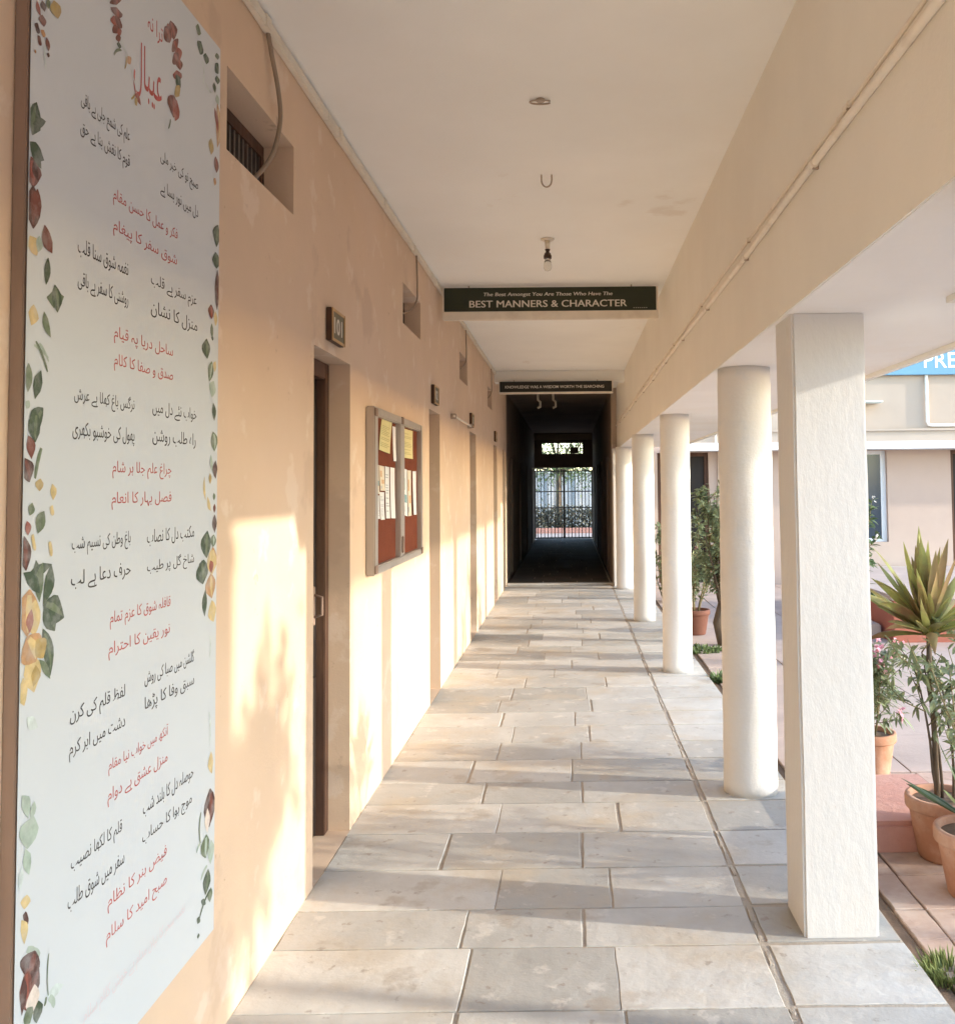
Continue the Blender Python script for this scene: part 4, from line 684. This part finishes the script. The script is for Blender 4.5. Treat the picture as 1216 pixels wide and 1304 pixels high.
for k, (ya, yb, lab) in enumerate(WIRES):
    x = WX + 0.014; mb = MB(); ca = (ya + yb) / 2 - 0.05
    if k == 0: pts = [(x, 3.215, 3.20), (x + 0.004, 3.24, 3.14), (x + 0.012, 3.30, 3.02), (x + 0.014, 3.315, 2.92), (x + 0.008, 3.27, 2.80), (x - 0.01, 3.22, 2.72), (x - 0.05, 3.215, 2.672)]
    else: pts = [(x, ya + 0.1, 3.20), (x + 0.003, ya + 0.105, 3.08), (x + 0.004, ya + 0.11, 2.96), (x + 0.002, ya + 0.085, 2.88), (x - 0.03, ya, 2.80), (x - 0.09, ya - 0.12, 2.75)]
    # smooth the path
    sm = []
    for j in range(len(pts) - 1):
        p0 = Vector(pts[max(j - 1, 0)]); p1 = Vector(pts[j]); p2 = Vector(pts[j + 1]); p3 = Vector(pts[min(j + 2, len(pts) - 1)])
        for s in range(6):
            t = s / 6; sm.append(0.5 * ((2 * p1) + (p2 - p0) * t + (2 * p0 - 5 * p1 + 4 * p2 - p3) * t * t + (3 * p1 - p0 - 3 * p2 + p3) * t ** 3))
    sm.append(Vector(pts[-1])); mb.tube(sm, 0.008 if k == 0 else 0.006, M['cable'], 8); o = mb.build("vent_cable"); tag(o, lab, "cable", "cables dropping into the vents")
# wall rod past the second door
t = base("wall_rod", "short thin white rod bracketed on the wall past the second door", "rod", (WX, 9.05, 2.23))
mb = MB(); mb.tube([(WX + 0.035, 8.30, 2.238), (WX + 0.035, 9.72, 2.238)], 0.010, M['pvc'], 8); mb.build("rod", t)
for y in (8.32, 9.68):
    mb = MB(); mb.box(WX + 0.001, WX + 0.05, y, y + 0.03, 2.215, 2.262, M['hook'], 0.004); mb.build("bracket", t)
recentre(t)

# ------------------------------------------------------------------ ceiling fittings
mb = MB(); ring = [(-0.108 + 0.045 * math.cos(a), 3.914 + 0.022 * math.sin(a), CEIL - 0.012) for a in [0.5 + k * 0.28 for k in range(20)]]
mb.tube(ring, 0.004, M['hook'], 6); mb.lathe([(0.016, -0.010), (0.02, -0.006), (0.02, -0.0005)], (-0.108, 3.914, CEIL), M['hook'], 16); o = mb.build("ceiling_plate"); tag(o, "flat round cover plate on the ceiling nearest the viewer", "fitting")
mb = MB(); mb.tube([(-0.106 + 0.027 * math.cos(a), 4.876, CEIL - 0.03 + 0.036 * math.sin(a)) for a in [math.pi + math.pi * k / 12 for k in range(13)]] + [(-0.079, 4.876, CEIL - 0.001)], 0.0045, M['hook'], 6)
mb.tube([(-0.133, 4.876, CEIL - 0.032), (-0.133, 4.876, CEIL - 0.001)], 0.0045, M['hook'], 6); o = mb.build("ceiling_hook"); tag(o, "small U shaped iron hook in the ceiling before the bulb", "hook")
def bulb(x, y, z, label, s=1.0):
    t = base("light_bulb", label, "light bulb", (x, y, z))
    mb = MB(); mb.lathe([(0.035 * s, -0.012), (0.045 * s, -0.005), (0.045 * s, -0.0005)], (x, y, z), M['pvc'], 18); mb.lathe([(0.014 * s, -0.07 * s), (0.018 * s, -0.0125)], (x, y, z), M['pvc'], 14); mb.build("ceiling_rose", t)
    mb = MB(); mb.lathe([(0.026 * s, -0.132 * s), (0.027 * s, -0.115 * s), (0.020 * s, -0.095 * s), (0.011 * s, -0.088 * s), (0.018 * s, -0.0705 * s)], (x, y, z), M['bakelite'], 16); mb.build("holder", t)
    mb = MB(); mb.lathe([(0.004 * s, -0.215 * s), (0.018 * s, -0.21 * s), (0.026 * s, -0.195 * s), (0.027 * s, -0.175 * s), (0.022 * s, -0.15 * s), (0.014 * s, -0.133 * s)], (x, y, z), M['bulb'], 18); mb.build("glass_bulb", t)
    recentre(t)
bulb(-0.132, 6.16, CEIL, "clear bulb in a dark holder hanging from the corridor ceiling")
t = base("lamp_cluster", "pair of unlit curled white lamps under the passage ceiling", "lamp", (-0.45, 16.6, CEIL + 0.02))
for dx in (-0.05, 0.22):
    mb = MB(); mb.tube([(-0.5 + dx, 16.6, CEIL + 0.019), (-0.5 + dx, 16.6, CEIL - 0.10), (-0.46 + dx, 16.6, CEIL - 0.13), (-0.46 + dx, 16.6, CEIL - 0.22), (-0.51 + dx, 16.6, CEIL - 0.24)], 0.022, M['pvc'], 8); mb.build("lamp_tube", t)
recentre(t)

# ------------------------------------------------------------------ things on the far facade
t = base("school_sign", "sky blue sign board with white letters PRE- above the facade", "sign", (6.2, 15.5, 3.4))
mb = MB(); mb.box(4.4, 8.4, 15.50, 15.56, 3.40, 4.05, M['blue'], 0.006); mb.build("sign_panel", t)
mb = MB(); text_into(mb, "PRE-", (5.885, 15.497, 3.515), (1, 0, 0), (0, 0, 1), M['letterwhite'], height=0.25, width=0.66, bold=0.01); mb.build("lettering", t); recentre(t)
mb = MB(); mb.tube([(5.94, 15.56, 3.5), (5.94, 15.56, 2.62), (5.96, 15.56, 2.575), (6.02, 15.56, 2.565), (9.5, 15.56, 2.565)], 0.028, M['pipe_paint'], 10); o = mb.build("drain_pipe"); tag(o, "painted drain pipe bending right along the upper facade", "pipe")
mb = MB(); mb.tube([(2.42, 15.57, 2.28), (2.42, 15.57, 4.5)], 0.02, M['pipe_paint'], 8); mb.tube([(2.47, 15.57, 0), (2.47, 15.57, 2.155)], 0.025, M['pipe_paint'], 8); o = mb.build("rain_pipe"); tag(o, "thin upright pipe on the facade behind the tall shrub", "pipe")
t = base("wall_lamp", "small flat shaded lamp bracket on the upper facade under the blue sign", "lamp", (4.97, 15.6, 2.94))
mb = MB(); mb.box(4.78, 5.14, 15.33, 15.597, 2.935, 2.965, M['paleslab'], 0.006); mb.build("shade", t)
mb = MB(); mb.box(4.80, 4.88, 15.44, 15.597, 2.82, 2.934, M['hook'], 0.006); mb.build("bracket", t); recentre(t)
# ------------------------------------------------------------------ plants
def pot(t, c, R, h, m, rim=True):
    mb = MB(); k = R
    prof = [(k * 0.66, 0.0), (k * 0.70, 0.01), (k * 0.90, h * 0.78), (k * 0.91, h * 0.80)] + ([(k * 0.985, h * 0.805), (k * 1.0, h * 0.83), (k * 1.0, h * 0.97), (k * 0.98, h)] if rim else [(k * 0.96, h)]) + [(k * 0.86, h), (k * 0.84, h * 0.9)]
    mb.lathe(prof, c, m, 40, True, 0.002); mb.build("pot", t)
    s = MB(); s.lathe([(0.002, h * 0.9 + 0.008), (k * 0.5, h * 0.9 + 0.006), (k * 0.845, h * 0.9)], c, M['soil'], 24, True, 0, False); s.build("potting_soil", t)
def rv(r, s=1.0): return Vector((r.uniform(-s, s), r.uniform(-s, s), r.uniform(-s, s)))
def branch(r, p, d, L, n=7, wob=0.18, lift=0.0):
    pts = [p.copy()]; d = d.normalized()
    for k in range(n):
        d = (d + rv(r, wob) + Vector((0, 0, lift))).normalized(); pts.append(pts[-1] + d * (L / n))
    return pts
def flower(mb, p, nrm, R, m, r):
    nrm = nrm.normalized(); u = nrm.orthogonal().normalized(); v = nrm.cross(u); a0 = r.uniform(0, 6)
    for k in range(5):
        a = a0 + k * 1.2566; d = (u * math.cos(a) + v * math.sin(a) + nrm * 0.35); mb.leaf(p, d, nrm, R, R * 0.8, m, 0.1, -0.2, 5)

def shrub(t, c, z0, h, R, nst, leafL, leafW, lm, seed, flowers=0, fm=None, stem_r=0.006, dens=26, crown0=0.35, narrow=0.0, sub=3):
    r = random.Random(seed); st, lf, fl = MB(), MB(), MB()
    for k in range(nst):
        a = 6.283 * k / nst + r.uniform(-0.5, 0.5); lean = r.uniform(0.08, R / h)
        p0 = Vector((c[0] + 0.25 * R * math.cos(a) * (0.3 if narrow else 0.4), c[1] + 0.25 * R * math.sin(a) * (0.3 if narrow else 0.4), z0))
        H = h * r.uniform(0.75, 1.0)
        pts = branch(r, p0, Vector((math.cos(a) * lean, math.sin(a) * lean, 1)), H, 9, 0.10, 0.05); st.tube(pts, stem_r * 1.5, M['bark'] if stem_r > 0.008 else M['stem'], 6, stem_r * 0.4)
        runs = [(pts, crown0)]
        for s in range(sub):
            j = r.randint(int(9 * crown0), 8); bd_ = Vector((r.uniform(-1, 1), r.uniform(-1, 1), r.uniform(0.2, 1.0)))
            bp = branch(r, pts[j], bd_, R * r.uniform(0.45, 0.9), 5, 0.2, 0.08); st.tube(bp, stem_r * 0.7, M['stem'], 5, stem_r * 0.25); runs.append((bp, 0.15))
        for (q, f0) in runs:
            m_ = len(q) - 1
            for s in range(dens):
                f = f0 + (1 - f0) * r.random() ** 0.8; x = f * m_; j = min(int(x), m_ - 1); p = q[j].lerp(q[j + 1], x - j); ax = (q[j + 1] - q[j]).normalized()
                o = rv(r); o = o - ax * o.dot(ax); d = o.normalized() + ax * r.uniform(0.1, 0.9)
                lf.leaf(p, d, Vector((0, 0, 1)) + rv(r, 0.5), leafL * r.uniform(0.6, 1.2), leafW * r.uniform(0.7, 1.2), lm, r.uniform(0.05, 0.5), 0.25, 5)
            if flowers and r.random() < flowers:
                for _ in range(r.randint(3, 7)):
                    p = q[-1] + rv(r, 0.03); flower(fl, p, rv(r) + Vector((0, 0, 0.6)), r.uniform(0.015, 0.024), fm, r)
    st.build("stems", t); lf.build("foliage", t)
    if fl.v: fl.build("blossom", t)

def strap_rosette(t, c, n, L, W, m, seed, spread=1.0, name="strap_leaves", alt=None):
    r = random.Random(seed); mb = MB()
    for k in range(n):
        a = k * 2.39996 + r.uniform(-0.6, 0.6); f = k / n; el = math.radians(86 - 66 * f * spread + r.uniform(-16, 16)); l = L * r.uniform(0.55, 1.08)
        d = Vector((math.cos(a) * math.cos(el), math.sin(a) * math.cos(el), math.sin(el))); side = Vector((-math.sin(a), math.cos(a), 0)); p = Vector(c) + Vector((0, 0, -0.12 * f * L)); i0 = len(mb.v); seg = 9
        tw = r.uniform(-1.4, 1.4); lm = alt if alt and r.random() < 0.25 else m; dr = r.uniform(0.3, 1.5)
        for j in range(seg + 1):
            s = j / seg; w = W * 0.5 * (0.35 + 2.2 * s * (1 - s) ** 0.8) * (1 - s ** 6) + 0.0005; up = side.cross(d).normalized()
            sd = (side * math.cos(tw * s) + up * math.sin(tw * s))
            mb.v += [tuple(p - sd * w + up * w * 0.45), tuple(p), tuple(p + sd * w + up * w * 0.45)]
            d = (d - Vector((0, 0, dr * (0.04 + 0.12 * f * s)))).normalized(); p = p + d * (l / seg)
        for j in range(seg):
            q = i0 + j * 3
            for ff in ((q, q + 1, q + 4, q + 3), (q + 1, q + 2, q + 5, q + 4)): mb.f.append(list(ff)); mb.m.append(mb.mi(lm)); mb.smooth.append(True)
    mb.build(name, t)

GZ = -0.03
# pot with pink flowers behind the pillar
t = base("potted_plant", "terracotta pot of pink flowers half hidden behind the square pillar", "potted plant", (1.66, 5.33, GZ))
pot(t, (1.66, 5.33, GZ), 0.145, 0.25, M['terracotta']); shrub(t, (1.66, 5.33), GZ + 0.23, 0.56, 0.30, 9, 0.075, 0.017, M['leafpale'], 31, 0.5, M['petal'], 0.004, 34, 0.15); recentre(t)
# pot with woody shrub and a cane of strap leaves
t = base("potted_plant", "terracotta pot with woody stems and a cane of yellow green strap leaves", "potted plant", (1.625, 4.19, GZ))
pot(t, (1.625, 4.19, GZ), 0.165, 0.265, M['terracotta'])
r = random.Random(8); st = MB(); lf = MB()
for k, (dx, dy, H, lx, ly) in enumerate(((-0.02, 0.0, 0.60, -0.22, 0.05), (0.0, 0.02, 0.66, -0.08, -0.05), (0.05, 0.0, 0.72, 0.18, 0.05), (0.03, -0.03, 0.55, 0.10, -0.18))):
    p0 = Vector((1.625 + dx, 4.19 + dy, GZ + 0.23)); pts = branch(r, p0, Vector((lx * 0.6, ly * 0.6, 1)), H, 9, 0.08, 0.03); st.tube(pts, 0.0075, M['bark'], 7, 0.003)
    runs = []
    for s in range(7):
        j = r.randint(4, 9); bp = branch(r, pts[j], Vector((r.uniform(-1, 1), r.uniform(-1, 1), r.uniform(0.3, 1.1))), r.uniform(0.12, 0.28), 5, 0.2, 0.1); st.tube(bp, 0.0035, M['stem'], 5, 0.0015); runs.append(bp)
    for q in runs:
        for s in range(15):
            x = r.uniform(0.8, 5); j = min(int(x), 4); p = q[j].lerp(q[j + 1], x - j); d = rv(r) + Vector((0, 0, 0.2))
            lf.leaf(p, d, Vector((0, 0, 1)) + rv(r, 0.5), r.uniform(0.035, 0.075), r.uniform(0.014, 0.026), M['leafpale'], r.uniform(0.1, 0.5), 0.25, 5)
st.build("stems", t); lf.build("foliage", t)
mb = MB(); mb.tube([(1.60, 4.20, GZ + 0.23), (1.595, 4.20, 0.5), (1.585, 4.21, 0.78), (1.59, 4.22, 1.0)], 0.013, M['bark'], 8, 0.011); mb.build("cane", t)
strap_rosette(t, (1.59, 4.22, 0.97), 64, 0.42, 0.046, M['strap'], 5, 1.0, alt=M['strapred']); recentre(t)
# front pot with dark strap leaves, cut by the frame
t = base("potted_plant", "terracotta pot of short dark strap leaves, lowest and nearest of the pots", "potted plant", (1.60, 3.80, GZ))
pot(t, (1.60, 3.80, GZ), 0.165, 0.26, M['terracotta']); strap_rosette(t, (1.60, 3.80, GZ + 0.30), 20, 0.32, 0.035, M['strapdark'], 9, 0.8)
shrub(t, (1.62, 3.80), GZ + 0.24, 0.75, 0.25, 3, 0.06, 0.022, M['leafpale'], 44, 0, None, 0.005, 18, 0.45); recentre(t)
# dark tub at the far shrub
t = base("potted_plant", "dark brown clay tub holding a leafy green shrub beside the round column", "potted plant", (1.36, 10.45, GZ))
pot(t, (1.36, 10.45, GZ), 0.17, 0.27, M['potdark']); shrub(t, (1.36, 10.45), GZ + 0.25, 1.05, 0.42, 8, 0.07, 0.028, M['leafdark'], 51, 0.1, M['petal'], 0.006, 30, 0.12); recentre(t)
# the big shrub tree
t = base("courtyard_shrub", "tall bushy green shrub with a crooked trunk between two round columns", "shrub", (1.58, 9.7, GZ))
mb = MB(); mb.tube([(1.56, 9.7, -0.06), (1.50, 9.7, 0.2), (1.56, 9.72, 0.42), (1.55, 9.7, 0.75), (1.60, 9.7, 1.0)], 0.06, M['bark'], 9, 0.035); mb.build("trunk", t)
shrub(t, (1.58, 9.7), 0.35, 1.30, 0.55, 14, 0.075, 0.032, M['leafdark'], 61, 0.05, M['petal'], 0.009, 42, 0.15, 0, 4); recentre(t)
# shrub mostly hidden behind the square pillar
t = base("courtyard_shrub", "white flowered shrub showing past the right edge of the square pillar", "shrub", (2.42, 8.6, GZ))
shrub(t, (2.42, 8.6), -0.05, 1.72, 0.52, 9, 0.085, 0.034, M['leaf'], 71, 0.3, M['petalwhite'], 0.008, 26, 0.3); recentre(t)
# bushy planting far by the passage
t = base("courtyard_shrub", "small dark shrub in front of the facade between the far round columns", "shrub", (1.35, 13.4, GZ))
shrub(t, (1.35, 13.4), -0.05, 1.15, 0.35, 9, 0.07, 0.03, M['leafdark'], 81, 0, None, 0.006, 30, 0.1); recentre(t)
# low weeds and grass at the corridor edge
def tuft(name, x, y, z, n, h, w, seed, m, spread):
    r = random.Random(seed); mb = MB()
    for k in range(n):
        a = r.uniform(0, 6.283); rr = spread * math.sqrt(r.random()); p = Vector((x + rr * math.cos(a), y + rr * math.sin(a), z)); d = Vector((math.cos(a) * r.uniform(0, 0.8), math.sin(a) * r.uniform(0, 0.8), 1))
        mb.leaf(p, d, rv(r), h * r.uniform(0.5, 1.1), w, m, r.uniform(0.1, 0.5), 0.2, 5)
    return mb.build(name)
o = tuft("grass", 1.245, 3.20, -0.05, 420, 0.10, 0.006, 3, M['grass'], 0.085); o['kind'] = 'stuff'; o['label'] = "tuft of green grass in the soil beside the corridor edge"
o = tuft("low_weed", 1.27, 7.95, -0.05, 130, 0.12, 0.035, 4, M['leaf'], 0.10); tag(o, "low leafy weed at the floor edge beside the third column", "weed")
o = tuft("low_weed", 1.30, 9.4, -0.05, 160, 0.10, 0.03, 6, M['leaf'], 0.20); tag(o, "low ground plant under the tall bushy shrub", "weed")
# ------------------------------------------------------------------ beyond the gate
def tree(name, label, x, y, h, tr, R, n, L, m, seed, group=None, z0=-0.16, lean=0.0):
    t = base(name, label, "tree", (x, y, z0), group); r = random.Random(seed)
    tk = MB(); top = Vector((x + lean, y, z0 + h * 0.45)); tk.tube([(x, y, z0), (x + lean * 0.3, y, z0 + h * 0.2), tuple(top)], tr, M['bark'], 10, tr * 0.65)
    cr = MB(); limbs = []
    for k in range(9):
        a = k * 2.4; d = Vector((math.cos(a) * 0.8, math.sin(a) * 0.8, r.uniform(0.3, 1.0))); q = branch(r, top - Vector((0, 0, r.uniform(0, h * 0.1))), d, R * r.uniform(0.8, 1.15), 6, 0.2, 0.05); tk.tube(q, tr * 0.4, M['bark'], 6, tr * 0.08); limbs.append(q)
        for s in range(2):
            q2 = branch(r, q[r.randint(2, 5)], rv(r) + Vector((0, 0, 0.4)), R * 0.5, 5, 0.25); tk.tube(q2, tr * 0.14, M['bark'], 5, tr * 0.04); limbs.append(q2)
    for s in range(n):
        q = r.choice(limbs); p = q[r.randint(1, len(q) - 1)] + Vector((r.gauss(0, 1), r.gauss(0, 1), r.gauss(0, 0.8))) * R * 0.16
        cr.leaf(p, rv(r) + Vector((0, 0, -0.2)), Vector((0, 0, 1)) + rv(r, 0.6), L * r.uniform(0.6, 1.3), L * 0.4, m, 0.3, 0.2, 2)
    tk.build("trunk", t); cr.build("crown", t); recentre(t); return t
tree("shade_tree", "dark trunked tree standing behind the far gate", -0.42, 34.6, 6.0, 0.13, 2.3, 2600, 0.16, M['leaf'], 5)
tree("shade_tree", "leafy tree at the right edge of the far gate opening", 1.5, 36.5, 5.0, 0.12, 1.9, 2000, 0.16, M['leafdark'], 6)
r = random.Random(14); mb = MB()
for k in range(6000):
    mb.leaf(Vector((r.uniform(-3, 3), 33.9 + r.uniform(-0.25, 0.25), r.uniform(-0.1, 0.85 + 0.1 * math.sin(k)))), rv(r), rv(r), 0.13, 0.07, M['leafhedge'], 0.2, 0.2, 2)
o = mb.build("hedge"); tag(o, "low clipped hedge behind the red kerb past the gate", "hedge")

# ------------------------------------------------------------------ right of the courtyard, out of view: added shade casters, then the dapple trees
t = base("shade_canopy", "covered walkway on slim posts, added out of view so its fascia shades the wall", "canopy", (8, 7, 0))  # added unseen shade caster; its fascia sets the shadow line on the wall
mb = MB(); [mb.face(q, M['soffit']) for q in ([(6.0, 2.5, 3.60), (6.0, 12.9, 3.60), (9.0, 12.9, 4.75), (9.0, 2.5, 4.75)], [(6.0, 2.5, 3.66), (9.0, 2.5, 4.81), (9.0, 12.9, 4.81), (6.0, 12.9, 3.66)], [(6.0, 2.5, 3.60), (9.0, 2.5, 4.75), (9.0, 2.5, 4.81), (6.0, 2.5, 3.66)], [(6.0, 12.9, 3.60), (6.0, 12.9, 3.66), (9.0, 12.9, 4.81), (9.0, 12.9, 4.75)], [(9.0, 2.5, 4.75), (9.0, 12.9, 4.75), (9.0, 12.9, 4.81), (9.0, 2.5, 4.81)])]; mb.box(5.95, 5.998, 2.50, 12.9, 3.235, 3.62, M['beam']); mb.build("roof", t)
for y in (2.55, 12.85):
    for (x, hh) in ((6.08, 3.62), (8.9, 4.70)): p = MB(); p.tube([(x, y, -0.16), (x, y, hh)], 0.035, M['alum'], 10); p.build("post", t)
recentre(t)
mb = MB(); mb.box(4.0, 4.25, -0.3, 1.93, -0.16, 2.95, M['white'], 0.01); mb.box(3.96, 4.29, -0.34, 1.95, 2.951, 3.02, M['paleslab'], 0.01); o = mb.build("shade_pier"); tag(o, "broad white pier added out of view to shade the near corridor wall", "pier")  # added unseen block that keeps sun off the poem board and nearby wall
def dapple_tree(name, x, y, h, R, n, L, seed, label):
    return tree(name, label, x, y, h, 0.05, R, n, L, M['leafdark'], seed, "courtyard trees outside the picture")
dapple_tree("courtyard_tree", 3.35, 2.28, 4.9, 0.50, 640, 0.19, 12, "thin young tree standing in the courtyard near the added white pier")
dapple_tree("courtyard_tree", 4.6, 3.35, 3.2, 0.45, 130, 0.16, 13, "thin young tree in front of the added walkway")
